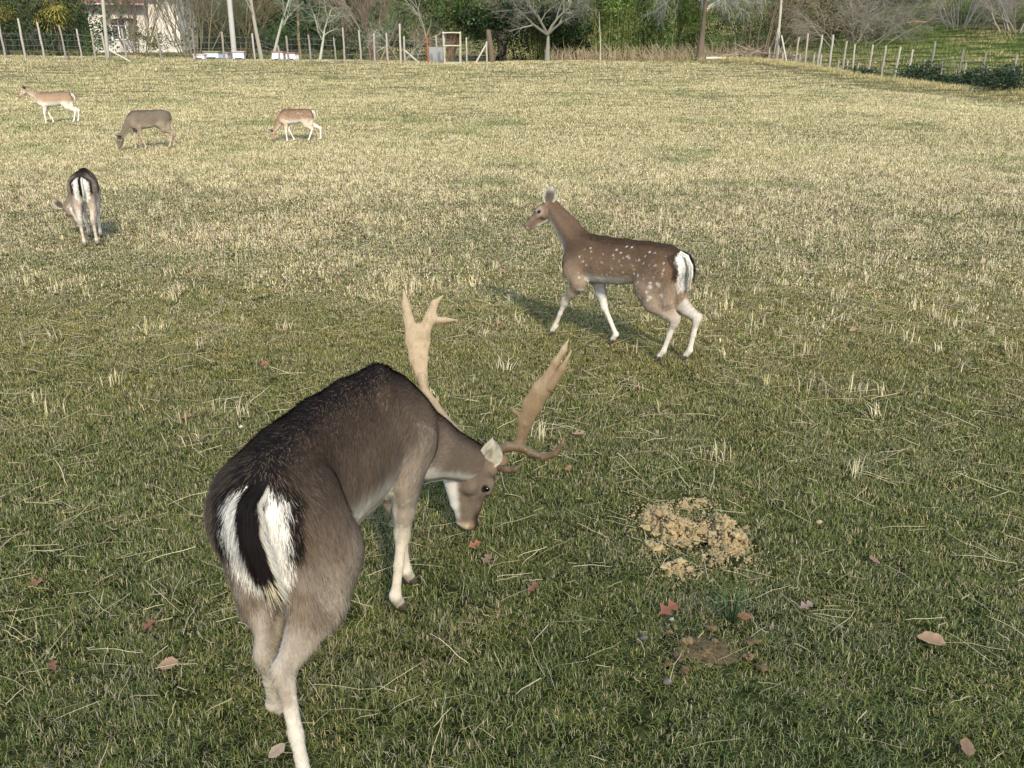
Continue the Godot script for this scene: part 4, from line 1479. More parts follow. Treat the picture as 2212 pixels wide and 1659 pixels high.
func beehive(label: String, at: Vector3, w: float, h: float, turn: float, body: Color, lid: Color) -> void:
	h *= .62
	var root := thing("beehive", label, "beehive", at - Vector3(0, .1, 0), turn, "beehives behind the fence")
	var mb := MB.new()
	mb.box(Transform3D(Basis(), Vector3(0, .15 + h * .5, 0)), Vector3(w, h, w * 1.05), body)
	part("hive_box", mb.done(), painted(.6), root)
	mb = MB.new()
	mb.box(Transform3D(Basis(), Vector3(0, .15 + h + .03, 0)), Vector3(w * 1.12, .07, w * 1.17), lid)
	part("lid", mb.done(), painted(.5), root)
	for x in [-.4, .4]:
		mb = MB.new()
		mb.box(Transform3D(Basis(), Vector3(w * x, .07, 0)), Vector3(.05, .2, w), Color(.2, .17, .13))
		part("stand_rail", mb.done(), painted(.8), root)
	mb = MB.new()
	mb.box(Transform3D(Basis(), Vector3(0, .19, w * .53)), Vector3(w * .6, .03, .03), Color(.04, .035, .03))
	part("entrance", mb.done(), painted(.8), root)

func house() -> void:
	var o := thing("house", "cream house with maroon roof and grey shuttered window behind the bare trees", "house", spot(266, 72, -1.25), .12)
	var wm := painted(.9)
	wm.normal_enabled = true
	wm.normal_texture = noise_map(.05, 8, 4.0)
	wm.uv1_triplanar = true
	var cream := Color(.66, .61, .53)
	var w := MB.new()
	w.box(Transform3D(Basis(), Vector3(0, 1.6, -2.5)), Vector3(4.3, 6.2, 6), cream, .02)
	part("wall", w.done(), wm, o)
	w = MB.new()
	w.box(Transform3D(Basis(), Vector3(3.35, 2.6, -3.2)), Vector3(2.38, 9.4, 6), cream * 1.1, .02)
	part("wall", w.done(), wm, o)
	# pitched roof with overhanging eaves
	var rm := painted(.8)
	rm.heightmap_enabled = false
	var eave := 4.72
	for sd in [1.0, -1.0]:
		var slope := MB.new()
		for k in 14:
			var u0 := k / 14.0
			var run := 3.9
			var rise := 2.3
			var z0: float = -2.5 + sd * run * (1.0 - u0)
			var ang := atan2(rise, run)
			var c := Color(.25, .085, .07) * rnd(.85, 1.15)
			slope.box(Transform3D(Basis(Vector3.RIGHT, sd * ang), Vector3(0, eave + rise * (u0 + .5 / 14.0) + .02, z0 - sd * run / 28.0)), Vector3(5.0, .07, run / 14.0 / cos(ang) + .06), c, .02)
		part("roof", slope.done(), rm, o)
	var g := MB.new()
	for sd in [1.0, -1.0]:
		g = MB.new()
		g.face([Vector3(2.14 * sd, eave - .1, .3), Vector3(2.14 * sd, eave - .1, -5.3), Vector3(2.14 * sd, eave + 2.0, -2.5)], cream)
		part("gable", g.done(), wm, o)
	var gt := MB.new()
	gt.tube(PackedVector3Array([Vector3(-2.5, eave - .04, 1.46), Vector3(0, eave - .05, 1.46), Vector3(2.5, eave - .06, 1.46)]), PackedFloat32Array([.07, .07, .07]), 8, Color(.5, .55, .52), Color(.5, .55, .52))
	part("gutter", gt.done(), painted(.4), o)
	for sd in [1.0, -1.0]:
		var r2 := MB.new()
		r2.box(Transform3D(Basis(Vector3.RIGHT, .3 * sd), Vector3(3.35, 7.9, -3.1 + 2.1 * sd)), Vector3(3.0, .15, 4.5), Color(.22, .09, .07), .02)
		part("roof", r2.done(), rm, o)
	for q in [[.1, 2.9, .51, 1.1, 1.5], [3.5, 5.4, -.19, .7, 1.0]]:
		var f := MB.new()
		for sx in [-1.0, 1.0]:
			f.box(Transform3D(Basis(), Vector3(q[0] + sx * q[3] * .5, q[1], q[2] + .05)), Vector3(.09, q[4] + .18, .12), Color(.78, .77, .74))
			f.box(Transform3D(Basis(), Vector3(q[0], q[1] + sx * q[4] * .5, q[2] + .053)), Vector3(q[3], .09, .12), Color(.78, .77, .74))
		f.box(Transform3D(Basis(), Vector3(q[0], q[1], q[2] + .045)), Vector3(.07, q[4], .1), Color(.75, .74, .7))
		f.box(Transform3D(Basis(), Vector3(q[0], q[1] + q[4] * .18, q[2] + .042)), Vector3(q[3], .05, .09), Color(.75, .74, .7))
		var fr := part("window", f.done(), painted(.5), o)
		var p := MB.new()
		p.box(Transform3D(Basis(), Vector3(q[0], q[1], q[2] + .01)), Vector3(q[3], q[4], .03), Color(.05, .06, .07), .002)
		part("pane", p.done(), painted(.12), fr)
		for sx in [-1.0, 1.0]:
			var sh := MB.new()
			var cx: float = q[0] + sx * (q[3] * .5 + .42)
			sh.box(Transform3D(Basis(), Vector3(cx, q[1], q[2] + .03)), Vector3(.58, q[4] + .15, .045), Color(.17, .165, .16))
			for k in 3:
				sh.box(Transform3D(Basis(), Vector3(cx, q[1] + (k - 1) * q[4] * .38, q[2] + .062)), Vector3(.52, .07, .03), Color(.14, .135, .13))
			part("shutter", sh.done(), painted(.7), o)

func backdrop() -> void:
	bark_mat = painted(.9)
	bark_mat.metallic_specular = .2
	bark_mat.normal_enabled = true
	bark_mat.normal_texture = noise_map(.04, 17, 8.0)
	bark_mat.uv1_triplanar = true
	bark_mat.uv1_scale = Vector3(2.5, .7, 2.5)
	leaf_mat = painted(.55)
	leaf_mat.backlight_enabled = true
	leaf_mat.backlight = Color(.35, .38, .2)
	wire_mat = painted(.5)
	wire_mat.metallic = .5
	# fences
	var L := []
	for q in [[-40, 42.5, 1.75], [12, 42.5, 1.55], [56, 42.3, 1.75], [97, 42.2, 1.6], [144, 42.2, 1.5], [178, 42.2, 1.35], [207, 42.2, 1.3], [233, 42.2, 1.25], [275, 42.3, 1.45], [351, 42.5, 1.3], [423, 42.6, 1.35], [485, 42.8, 1.3], [551, 43, 1.25], [605, 43.1, .75], [625, 43, 1.2], [672, 43.2, 1.25], [727, 43.3, 1.15]]:
		L.append([q[0], q[1], q[2], rnd(-.09, .02), rnd(.45, .85)])
	fence("wire_fence", "wire mesh fence on thin leaning wooden posts along the back left of the field", L, 1.25, 5, .32, [[283, 42.3, 240, 42.2, .5]])
	var C := []
	for q in [[745, 43.2, 1.6], [781, 43.4, 1.5], [810, 43.5, 1.35], [838, 43.6, 1.35], [866, 43.6, 1.75], [874, 43.7, 1.2], [944, 44, 1.25], [1008, 44.6, 1.2], [1052, 44.8, 1.0]]:
		C.append([q[0], q[1], q[2], rnd(-.03, .03), rnd(.7, 1.0)])
	fence("wire_fence", "short wire fence on upright grey posts in front of the hanging lichen branches", C, 1.2, 4, .4, [[905, 43.9, 876, 43.7, .55], [1027, 44.6, 1052, 44.8, .95]])
	var R := []
	for q in [[75, 1.75], [95, 1.6], [260, 1.4], [350, 1.6], [445, 1.6], [552, 1.65], [665, 1.45], [752, 1.35], [878, 1.4], [995, 1.4], [1105, 1.4], [1215, 1.35], [1390, 1.75], [1630, 1.55], [1835, 1.5], [2085, 1.5], [2330, 1.5]]:
		var X: float = q[0]
		R.append([X * .2543 + 1649.6, 45.4 - .0046 * X, q[1] * 1.04, rnd(-.05, .06), .78 if X < 1300 else rnd(.4, .7)])
	fence("wire_fence", "tall pale post and wire fence climbing along the right side under the hillside", R, 1.3, 5, .0, [[1702, 44.3, 1681, 44.7, 1.5]])
	var S := []
	for q in [[40, .9], [110, 1.0], [150, .7], [295, .75], [408, .8], [475, .85], [625, .7], [698, .75], [790, .7], [1335, 1.1], [1490, 1.1], [1680, 1.15], [1862, 1.1], [2050, 1.05], [2250, 1.05]]:
		var X: float = q[0]
		S.append([X * .2543 + 1649.6, 44.9 - .0046 * X, q[1], rnd(-.05, .05), .72 if X < 1300 else rnd(.4, .75)])
	fence("low_fence", "row of short wooden posts just in front of the tall fence on the right", S, .7, 2, .0)
	# poles
	pole("thick white pole standing among the bare trees at the left", spot(507, 46), spot(507, 46) + Vector3(.15, 7.0, 0), .14, Color(.45, .44, .41))
	pole("slim leaning grey pole in front of the house", spot(232, 44), spot(232, 44) + Vector3(.45, 6.5, -.2), .085, Color(.42, .4, .34))
	pole("slim straight pole at the left end of the right hand fence", spot(1677, 46), spot(1677, 46) + Vector3(-.2, 7.5, 0), .07, Color(.5, .46, .38))
	# hives
	beehive("low white beehive furthest left, beside a leaning brace", spot(433, 44), .5, .28, .1, Color(.8, .8, .78), Color(.55, .38, .36))
	beehive("pale blue beehive with mossy lid left of the thick white pole", spot(464, 45), .75, .45, -.1, Color(.5, .56, .66), Color(.2, .22, .1))
	beehive("pale blue beehive right of the thick white pole's foot", spot(517, 45.2), .55, .5, .2, Color(.52, .58, .68), Color(.42, .3, .3))
	beehive("grey beehive with dark lid directly behind a fence post left of the thick white pole", spot(485, 45.6), .55, .4, 0, Color(.4, .44, .5), Color(.3, .2, .2))
	beehive("white beehive with maroon lid, left one of the pair right of the thick white pole", spot(602, 44.6), .52, .55, .1, Color(.8, .8, .82), Color(.3, .12, .13))
	beehive("white beehive with maroon lid, right one of the pair right of the thick white pole", spot(632, 44.8), .5, .45, -.15, Color(.8, .8, .82), Color(.3, .12, .13))
	# wooden tree guard
	var g := thing("tree_guard", "square rustic wooden frame standing round a young tree", "tree guard", spot(978, 43.6))
	for q in [[-.38, .32], [.38, .32], [-.38, -.4], [.38, -.4]]:
		var o := part("post", post_mesh(1.45, .045, Vector2(rnd(-.03, .03), 0), Color(.46, .42, .33)), bark_mat, g)
		o.position = Vector3(q[0], 0, q[1])
	for q in [[-.45, 1.4, .34, .45, 1.4, .34], [-.42, .82, .35, .42, .82, .35], [-.38, 1.36, .4, -.38, 1.36, -.45], [.38, 1.36, .4, .38, 1.36, -.45], [-.4, .02, .36, .46, .04, .36], [-.42, .84, -.42, .42, .84, -.42]]:
		var mb := MB.new()
		var a := Vector3(q[0], q[1], q[2])
		var b := Vector3(q[3], q[4], q[5])
		mb.tube(PackedVector3Array([a, (a + b) * .5 + Vector3(0, .012, 0), b]), PackedFloat32Array([.038, .036, .034]), 6, Color(.48, .44, .34), Color(.44, .42, .3))
		part("rail", mb.done(), bark_mat, g)
	# rust coloured stake and grey sheet beside it
	pole("short rust red stake left of the wooden tree guard", spot(926, 44.2), spot(926, 44.2) + Vector3(-.05, 1.15, 0), .07, Color(.3, .12, .07))
	var sh := MB.new()
	sh.box(Transform3D(Basis(Vector3.RIGHT, -.25), Vector3(0, .36, 0)), Vector3(.7, .8, .02), Color(.2, .215, .21), .004)
	var so := part("metal_sheet", sh.done(), painted(.5))
	so.position = spot(942, 45.2)
	tag(so, "leaning pale grey sheet beside the rust red stake", "metal sheet")
	pole("broken dark stump trunk at the mouth of the dark hollow", spot(1064, 45), spot(1064, 45) + Vector3(-.2, 1.5, 0), .17, Color(.15, .115, .085))
	house()
	# far woodland behind it all
	var wood := MB.new()
	for i in 15000:
		var x := rnd(-75, 60)
		var dz := rnd(66, 84)
		var u := rng.randf()
		var p := on(x, -dz) + Vector3(0, 9.5 * pow(u, .8), 0)
		if fine.get_noise_2d(x * .16, u * 2.0) < -.2:
			continue
		if x > 24.0 and rng.randf() < .7:
			continue
		var evergreen := fine.get_noise_2d(x * .11 + 5.0, u * .8 + dz * .02) > .18
		var c := pick([Color(.028, .045, .016), Color(.04, .06, .02)]) if evergreen else pick([Color(.15, .115, .085), Color(.19, .155, .12), Color(.12, .1, .07)])
		for k in 3:
			var d := Vector3(rnd(-1, 1), rnd(-.2, 1), rnd(-1, 1)).normalized()
			var nn := d.cross(Vector3(rnd(-1, 1), rnd(-1, 1), rnd(-1, 1))).normalized()
			if evergreen:
				leaf_quad(wood, p + Vector3(rnd(-.6, .6), rnd(-.5, .5), 0), d, nn, rnd(.4, .8), rnd(.25, .5), c * rnd(.7, 1.3))
			else:
				leaf_quad(wood, p, (d + Vector3.UP * .6).normalized(), nn, rnd(.9, 2.0), rnd(.02, .06), c * rnd(.7, 1.4))
	tag(part("woodland", wood.done(), leaf_mat), "brown and dark green winter woodland closing the view behind everything", "woodland", "", "stuff")
	trees()
	leafy("low_bush", "low dark bush just beyond the right side, throwing a shadow on the turf", "bush", on(7.25, -7.1), [[Vector3(0, .5, 0), Vector3(1.0, .55, .6)], [Vector3(1.2, .7, .1), Vector3(.9, .7, .6)]], 2600, .1, [Color(.03, .05, .016), Color(.05, .07, .022)], {"gap": -.3})
	# what stands at our back and shades the nearest turf
	leafy("shade_tree", "broad loose evergreen bush standing behind the viewer", "tree", on(3.0, 8.2), [[Vector3(-3.0, 5.1, 0), Vector3(2.3, 2.0, 1.2)], [Vector3(.2, 5.4, 0), Vector3(2.3, 2.0, 1.2)], [Vector3(3.2, 5.2, 0), Vector3(2.2, 2.0, 1.2)], [Vector3(-6.0, 5.0, 0), Vector3(2.2, 2.0, 1.2)]], 7500, .17, [Color(.04, .065, .02), Color(.06, .085, .025)], {"trunk": .12, "gap": -.1})

func trees() -> void:
	var dark := [Color(.018, .034, .012), Color(.025, .045, .015), Color(.035, .055, .018)]
	var mid := [Color(.05, .085, .02), Color(.07, .11, .025), Color(.035, .065, .016), Color(.09, .12, .03)]
	var olive := [Color(.10, .10, .035), Color(.13, .13, .05), Color(.08, .085, .03)]
	# left edge
	leafy("evergreen_hedge", "dense dark evergreen hedge behind the fence at far left", "hedge", spot(40, 46), [[Vector3(-2.5, 1.5, 0), Vector3(2.2, 1.9, 1)], [Vector3(.5, 1.4, -.5), Vector3(2.0, 1.7, 1)], [Vector3(3.4, 1.2, -.4), Vector3(1.6, 1.5, .9)]], 8000, .16, dark)
	leafy("green_shrub", "bright green low shrub behind the fence under the right hand palm", "shrub", spot(205, 45), [[Vector3(0, .6, 0), Vector3(.8, .65, .5)]], 1200, .1, mid)
	palm("fan palm with yellowing fronds at the far left edge", spot(15, 48), 3.3, 2.0)
	palm("fan palm with orange drooping lower fronds left of the house", spot(135, 47), 3.1, 1.75)
	leafy("dark_conifer", "tall dark conifer between the second palm and the house", "tree", spot(178, 52), [[Vector3(0, 3.0, 0), Vector3(1.0, 2.6, 1)], [Vector3(-.3, 6.0, 0), Vector3(.9, 2.2, .8)]], 4500, .15, dark, {"trunk": .14})
	leafy("olive_shrub", "rounded olive green shrub in front of the house wall", "shrub", spot(318, 45), [[Vector3(0, .7, 0), Vector3(1.0, .9, .7)], [Vector3(.8, .6, 0), Vector3(.8, .7, .6)]], 2600, .1, olive, {"gap": -.1})
	var grey := Color(.3, .27, .22)
	var lichen := Color(.42, .43, .34)
	var tan_ := Color(.26, .21, .16)
	var twiggy := {"h": 4.6, "r": .05, "lean": .55, "levels": 3, "kids": [9, 6, 5], "spread": .5, "up": .08, "wander": .13, "col": tan_, "first": .2, "clump": .6}
	bare_tree("bare_shrub", "thicket of thin bare stems in front of the cream house", spot(300, 50), 9, twiggy, "shrub", "")
	bare_tree("bare_shrub", "wide fan of bare upright stems left of the thick white pole", spot(425, 47), 12, twiggy.merged({"h": 5.4, "col": Color(.25, .22, .15), "clump": 1.1}, true), "shrub", "")
	bare_tree("bare_shrub", "bare stems with yellowish leaves clinging, right of the thick white pole", spot(520, 49), 8, twiggy.merged({"h": 5.0, "col": Color(.27, .22, .13)}, true), "shrub", "")
	leafy("ivy_shrub", "dark ivy mound behind the beehives left of the thick white pole", "shrub", spot(450, 48.5), [[Vector3(0, .9, 0), Vector3(1.6, 1.2, .8)], [Vector3(2.0, .8, 0), Vector3(1.4, 1.0, .8)]], 3200, .11, dark.slice(1) + [olive[2]], {"gap": -.15})
	bare_tree("bare_tree", "pale trunked bare tree right of the thick white pole", spot(566, 47), 1, {"h": 6.5, "r": .12, "lean": .1, "levels": 3, "kids": [9, 6, 5], "spread": .7, "up": .07, "wander": .16, "col": Color(.36, .33, .27), "first": .3})
	bare_tree("bare_tree", "crooked bare tree leaning right over the pair of white beehives", spot(585, 46), 1, {"h": 3.6, "r": .09, "dir": Vector3(.55, 1, .1).normalized(), "levels": 3, "kids": [7, 6, 4], "spread": .8, "up": .02, "wander": .25, "col": lichen, "first": .4})
	leafy("laurel_shrub", "dark laurel shrub behind the pair of white beehives", "shrub", spot(640, 48), [[Vector3(0, 1.1, 0), Vector3(1.7, 1.3, .8)], [Vector3(2.4, .8, 0), Vector3(1.6, 1.0, .8)]], 3800, .12, dark.slice(1) + [Color(.05, .075, .022)], {"gap": -.12})
	bare_tree("bare_tree", "bare tree with rusty clinging leaves above the pair of white beehives", spot(650, 52), 1, {"h": 6.8, "r": .1, "lean": .05, "levels": 3, "kids": [9, 6, 4], "spread": .55, "up": .08, "wander": .14, "col": Color(.28, .21, .14), "first": .25})
	bare_tree("lichen_tree", "low twisted lichen covered fruit tree behind the thicker fence post", spot(690, 46), 1, {"h": 2.7, "r": .085, "lean": .3, "levels": 3, "kids": [8, 6, 5], "spread": .95, "up": -.04, "wander": .3, "col": lichen, "first": .35})
	leafy("dark_conifer", "dark conifer rising between the rusty leaved tree and the arching bare shrub", "tree", spot(752, 56), [[Vector3(-.5, 4.2, 0), Vector3(1.9, 1.9, 1.2)], [Vector3(.7, 3.1, 0), Vector3(1.2, 1.4, 1)], [Vector3(0, 6.5, 0), Vector3(1.4, 1.8, 1)]], 5200, .16, dark, {"trunk": .2})
	bare_tree("bare_shrub", "big pinkish brown shrub of arching bare branches at the centre left", spot(812, 49), 10, {"h": 5.4, "r": .06, "lean": .8, "levels": 3, "kids": [7, 5, 5], "spread": .55, "up": .05, "wander": .15, "col": Color(.36, .27, .21), "first": .2, "clump": .7}, "shrub", "")
	bare_tree("lichen_tree", "hanging tangle of lichen branches behind the short grey fence", spot(868, 46.5), 3, {"h": 2.6, "r": .07, "lean": .9, "levels": 3, "kids": [8, 6, 5], "spread": .9, "up": -.11, "wander": .2, "col": lichen, "first": .3, "clump": .5})
	leafy("ivy_shrub", "dark ivy bank low behind the short grey fence", "shrub", spot(850, 50), [[Vector3(-2.0, .7, 0), Vector3(2.0, 1.1, .8)], [Vector3(1.6, .7, 0), Vector3(2.0, 1.2, .8)]], 4200, .12, dark.slice(1) + [olive[2]], {"gap": -.1})
	leafy("broadleaf_evergreen", "glossy broad leaved evergreen tree above the wooden tree guard", "tree", spot(975, 47), [[Vector3(-1.3, 2.5, 0), Vector3(1.6, 1.1, 1.3)], [Vector3(.8, 2.2, .3), Vector3(1.9, 1.1, 1.4)], [Vector3(-.2, 4.0, -.2), Vector3(2.7, 1.6, 1.5)], [Vector3(2.0, 3.3, -.5), Vector3(1.5, 1.2, 1.2)], [Vector3(-1.9, 4.2, -.3), Vector3(1.3, 1.2, 1.1)], [Vector3(0, 5.5, -.3), Vector3(1.8, 1.2, 1.1)]], 13000, .16, mid, {"trunk": .14, "holes": 1.4, "gap": -.16})
	bare_tree("bare_shrub", "rusty orange bare shrub left of the wooden tree guard", spot(950, 46.5), 14, {"h": 1.9, "r": .02, "lean": .7, "levels": 2, "kids": [7, 5], "spread": .5, "up": .03, "wander": .15, "col": Color(.4, .25, .14), "first": .2, "clump": .4}, "shrub", "")
	bare_tree("bare_tree", "slim pale bare trunk curving left of the wooden tree guard", spot(935, 45.4), 1, {"h": 3.2, "r": .055, "dir": Vector3(-.3, 1, 0).normalized(), "levels": 2, "kids": [6, 5], "spread": .6, "up": .06, "wander": .12, "col": Color(.45, .4, .33), "first": .5})
	# the dark hollow under an arching evergreen
	leafy("arching_evergreen", "black green evergreen arching low over a dark hollow", "shrub", spot(1120, 48), [[Vector3(-2.3, 1.9, .8), Vector3(1.6, .7, 1.9)], [Vector3(.2, 2.1, .8), Vector3(2.2, .75, 2.0)], [Vector3(2.6, 1.5, .4), Vector3(1.2, 1.1, 1.6)], [Vector3(0, 1.6, -3.2), Vector3(3.6, 2.0, .6)], [Vector3(3.2, .9, -.8), Vector3(.8, 1.0, .9)]], 21000, .14, [Color(.011, .021, .008), Color(.016, .028, .01), Color(.024, .04, .013)], {"gap": -.6})
	bare_tree("bare_shrub", "mat of grey twigs on top of the arching evergreen", spot(1130, 47.4), 16, {"h": 2.2, "r": .025, "lean": 2.4, "levels": 2, "kids": [8, 6], "spread": .5, "up": .0, "wander": .2, "col": Color(.33, .29, .22), "first": .3, "clump": 2.0}, "shrub", "").position.y += 1.9
	leafy("tall_evergreen", "tall dark evergreen trees above the dark hollow", "tree", spot(1085, 56), [[Vector3(-1.5, 4.0, 0), Vector3(2.0, 1.9, 1.4)], [Vector3(1.4, 4.4, 0), Vector3(2.0, 2.4, 1.4)], [Vector3(0, 6.4, 0), Vector3(1.8, 1.6, 1.4)]], 8000, .18, dark + [mid[2]], {"trunk": .2})
	bare_tree("white_tree", "white barked old fruit tree with forked trunk and upright water shoots", spot(1182, 45), 1, {"h": 1.5, "r": .17, "lean": .02, "levels": 0, "kids": [], "spread": .5, "up": .05, "wander": .05, "col": Color(.27, .26, .215)})
	var wt: Node3D = get_child(get_child_count() - 1)
	var wb := MB.new()
	for q in [Vector3(-.45, 1, .1), Vector3(.5, 1, 0), Vector3(-1.2, .55, .2), Vector3(1.1, .6, .1), Vector3(-.7, .8, -.4)]:
		limb(wb, Vector3(0, 1.25, 0), q.normalized(), rnd(1.9, 2.5), .085, 0, {"levels": 3, "kids": [8, 7, 5], "spread": .8, "up": -.03, "wander": .24, "col": Color(.25, .245, .195), "first": .3})
	for i in 16:
		limb(wb, Vector3(rnd(-1.2, 1.2), rnd(2.3, 2.9), rnd(-.3, .3)), Vector3(rnd(-.1, .1), 1, rnd(-.1, .1)).normalized(), rnd(2.0, 3.6), .022, 0, {"levels": 1, "kids": [4], "spread": .3, "up": .1, "wander": .06, "col": Color(.42, .36, .3), "first": .4})
	part("branches", wb.done(), bark_mat, wt)
	bare_tree("bare_shrub", "brown bare thicket rising behind the white barked fruit tree", spot(1190, 53), 16, {"h": 6.8, "r": .04, "lean": .3, "levels": 2, "kids": [9, 7], "spread": .4, "up": .08, "wander": .1, "col": Color(.3, .22, .17), "first": .25, "clump": 2.2}, "shrub", "")
	# bamboo grove
	var bm := thing("bamboo_grove", "dense green bamboo grove in the middle of the back edge", "bamboo", spot(1330, 49))
	var cu := MB.new()
	var lf := MB.new()
	for i in 150:
		var p := Vector3(rnd(-4.8, 4.6), 0, rnd(-2.0, 1.8))
		var h := rnd(4.0, 7.5) * (1.0 - .3 * pow(absf(p.x) / 4.8, 3.0))
		var le := Vector3(rnd(-.25, .25), 0, rnd(-.1, .35))
		var pts := PackedVector3Array([p, p + Vector3(0, h * .4, 0) + le * h * .15, p + Vector3(0, h * .75, 0) + le * h * .5, p + Vector3(0, h * .9, 0) + le * h * 1.1])
		var c := Color(.13, .14, .045) * rnd(.7, 1.3)
		cu.tube(pts, PackedFloat32Array([.022, .02, .014, .005]), 4, c, c)
		for k in 34:
			var u := rnd(.16, 1.0)
			var sgm := mini(int(u * 3.0), 2)
			var b := pts[sgm].lerp(pts[sgm + 1], u * 3.0 - sgm) + Vector3(rnd(-.4, .4), rnd(-.2, .2), rnd(-.35, .5))
			if fine.get_noise_3dv(b * .55) < -.18:
				continue
			var cc := pick([Color(.09, .15, .03), Color(.12, .18, .04), Color(.06, .11, .025), Color(.15, .19, .055)])
			for j in 6:
				var d := Vector3(rnd(-1, 1), rnd(-1.1, .35), rnd(-.8, 1)).normalized()
				var nn := d.cross(Vector3(rnd(-1, 1), rnd(-.2, .2), rnd(-1, 1))).normalized()
				leaf_quad(lf, b, d, nn, rnd(.16, .3), .035, cc * rnd(.75, 1.3))
	tag(part("culms", cu.done(), bark_mat, bm), "", "", "", "stuff")
	for i in 44:
		var c := Vector3(rnd(-4.6, 4.4), 0, rnd(-1.2, 1.6))
		c.y = rnd(1.0, 5.6) + .5 * absf(fine.get_noise_1d(c.x * .7))
		var r := Vector3(rnd(.6, 1.15), rnd(.4, .75), rnd(.5, .9))
		var tone: Color = pick([Color(.10, .16, .035), Color(.13, .19, .045), Color(.07, .115, .028), Color(.16, .2, .06)])
		for k in 200:
			var d := Vector3(rnd(-1, 1), rnd(-1, 1), rnd(-1, 1)).normalized()
			var p := c + d * r * pow(rng.randf(), .4) * (1.0 + .5 * fine.get_noise_3dv(d * 2.0 + c))
			var ld := (d * .7 + Vector3(rnd(-1, 1), rnd(-1.3, .5), rnd(-1, 1))).normalized()
			var nn := (d + Vector3(rnd(-1, 1), rnd(-.3, 1), rnd(-1, 1))).normalized()
			nn = (nn - ld * nn.dot(ld)).normalized()
			leaf_quad(lf, p, ld, nn, rnd(.16, .32), rnd(.04, .07), tone * rnd(.7, 1.35))
	part("foliage", lf.done(), leaf_mat, bm)
	# dry canes along its foot
	var cane := MB.new()
	for i in 900:
		var col := rnd(1190, 1640)
		var p := spot(col, rnd(45.3, 47.5))
		var h := rnd(.2, .9) * (1.4 if rng.randf() < .12 else 1.0) * (.75 + .6 * absf(fine.get_noise_1d(col * .05)))
		var c := pick([Color(.48, .38, .25), Color(.58, .49, .35), Color(.36, .27, .17)])
		cane.tube(PackedVector3Array([p, p + Vector3(rnd(-.12, .12), h * .6, rnd(-.1, .1)), p + Vector3(rnd(-.3, .3), h, rnd(-.2, .2))]), PackedFloat32Array([.013, .011, .006]), 3, c * .8, c)
	tag(part("dry_canes", cane.done(), bark_mat), "pale brown dry canes along the foot of the bamboo grove", "dry canes", "", "stuff")
	bare_tree("dead_sapling", "slender bleached sapling with one side branch before the bamboo", spot(1297, 45.2), 1, {"h": 2.4, "r": .04, "lean": .03, "levels": 1, "kids": [2], "spread": .6, "up": .05, "wander": .06, "col": Color(.55, .49, .4), "first": .4})
	# the weeping grey tree with its dead trunk
	var dead := bare_tree("weeping_tree", "tall weeping tree of grey lichen twigs round a broken bare trunk", spot(1512, 45.4), 1, {"h": 3.6, "r": .19, "lean": .02, "levels": 0, "kids": [], "spread": .5, "up": .05, "wander": .03, "col": Color(.2, .155, .12)})
	var db := MB.new()
	for i in 22:
		var a := rnd(0, TAU)
		limb(db, Vector3(0, rnd(2.2, 4.3), 0) + Vector3(cos(a), 0, sin(a)) * rnd(0, .5), Vector3(cos(a), rnd(.2, .9), sin(a) * .7).normalized(), rnd(1.6, 2.9), .05, 0, {"levels": 3, "kids": [7, 6, 5], "spread": .7, "up": -.17, "wander": .2, "col": Color(.44, .45, .38), "first": .25})
	part("branches", db.done(), bark_mat, dead)
	leafy("green_shrub", "mid green shrub behind the right side of the weeping grey tree", "shrub", spot(1570, 48), [[Vector3(0, 1.6, 0), Vector3(1.3, 1.6, .8)]], 2200, .13, mid, {"gap": -.05})
	var logm := MB.new()
	logm.tube(PackedVector3Array([Vector3(-.45, .08, 0), Vector3(0, .09, .02), Vector3(.5, .07, 0)]), PackedFloat32Array([.07, .075, .06]), 7, Color(.5, .46, .38), Color(.55, .5, .42))
	var lo_ := part("log", logm.done(), bark_mat)
	lo_.position = spot(1545, 44.6)
	tag(lo_, "short pale log lying right of the broken bare trunk", "log")
	# brush heap and thickets on the right
	var bh := MB.new()
	for i in 420:
		var p := Vector3(rnd(-2.0, 2.4), rnd(0, .75), rnd(-.7, .7))
		p.y *= 1.0 - .35 * absf(p.x) / 2.0
		var d := Vector3(rnd(-1, 1), rnd(-.15, .35), rnd(-.5, .5)).normalized()
		var c := pick([Color(.3, .24, .18), Color(.38, .33, .26), Color(.2, .15, .11)])
		var l := rnd(.4, 1.3)
		bh.tube(PackedVector3Array([p, p + d * l * .5 + Vector3(0, rnd(-.04, .06), 0), p + d * l]), PackedFloat32Array([rnd(.012, .03), .014, .006]), 4, c, c)
	var bo := part("brush_heap", bh.done(), bark_mat)
	bo.position = spot(1625, 45.6)
	tag(bo, "long heap of cut brushwood at the corner by the right hand fence", "brush heap")
	var brown := {"h": 6.2, "r": .04, "lean": .5, "levels": 3, "kids": [8, 7, 5], "spread": .55, "up": .04, "wander": .14, "col": Color(.27, .205, .155), "first": .2, "clump": 1.6}
	bare_tree("bare_thicket", "dense brown bare thicket left of the slim pole at the field corner", spot(1640, 48.5), 16, brown, "thicket", "")
	bare_tree("bare_thicket", "grey brown thicket behind the first tall posts of the right hand fence", spot(1760, 53), 16, brown.merged({"h": 5.0, "col": Color(.25, .215, .16), "clump": 2.2}, true), "thicket", "")
	bare_tree("bare_thicket", "sprawling pale bare brambles spilling over the middle of the right hand fence", spot(1845, 47.5), 18, brown.merged({"h": 2.6, "lean": 1.4, "col": Color(.37, .33, .27), "clump": 1.6, "up": -.06}, true), "thicket", "")
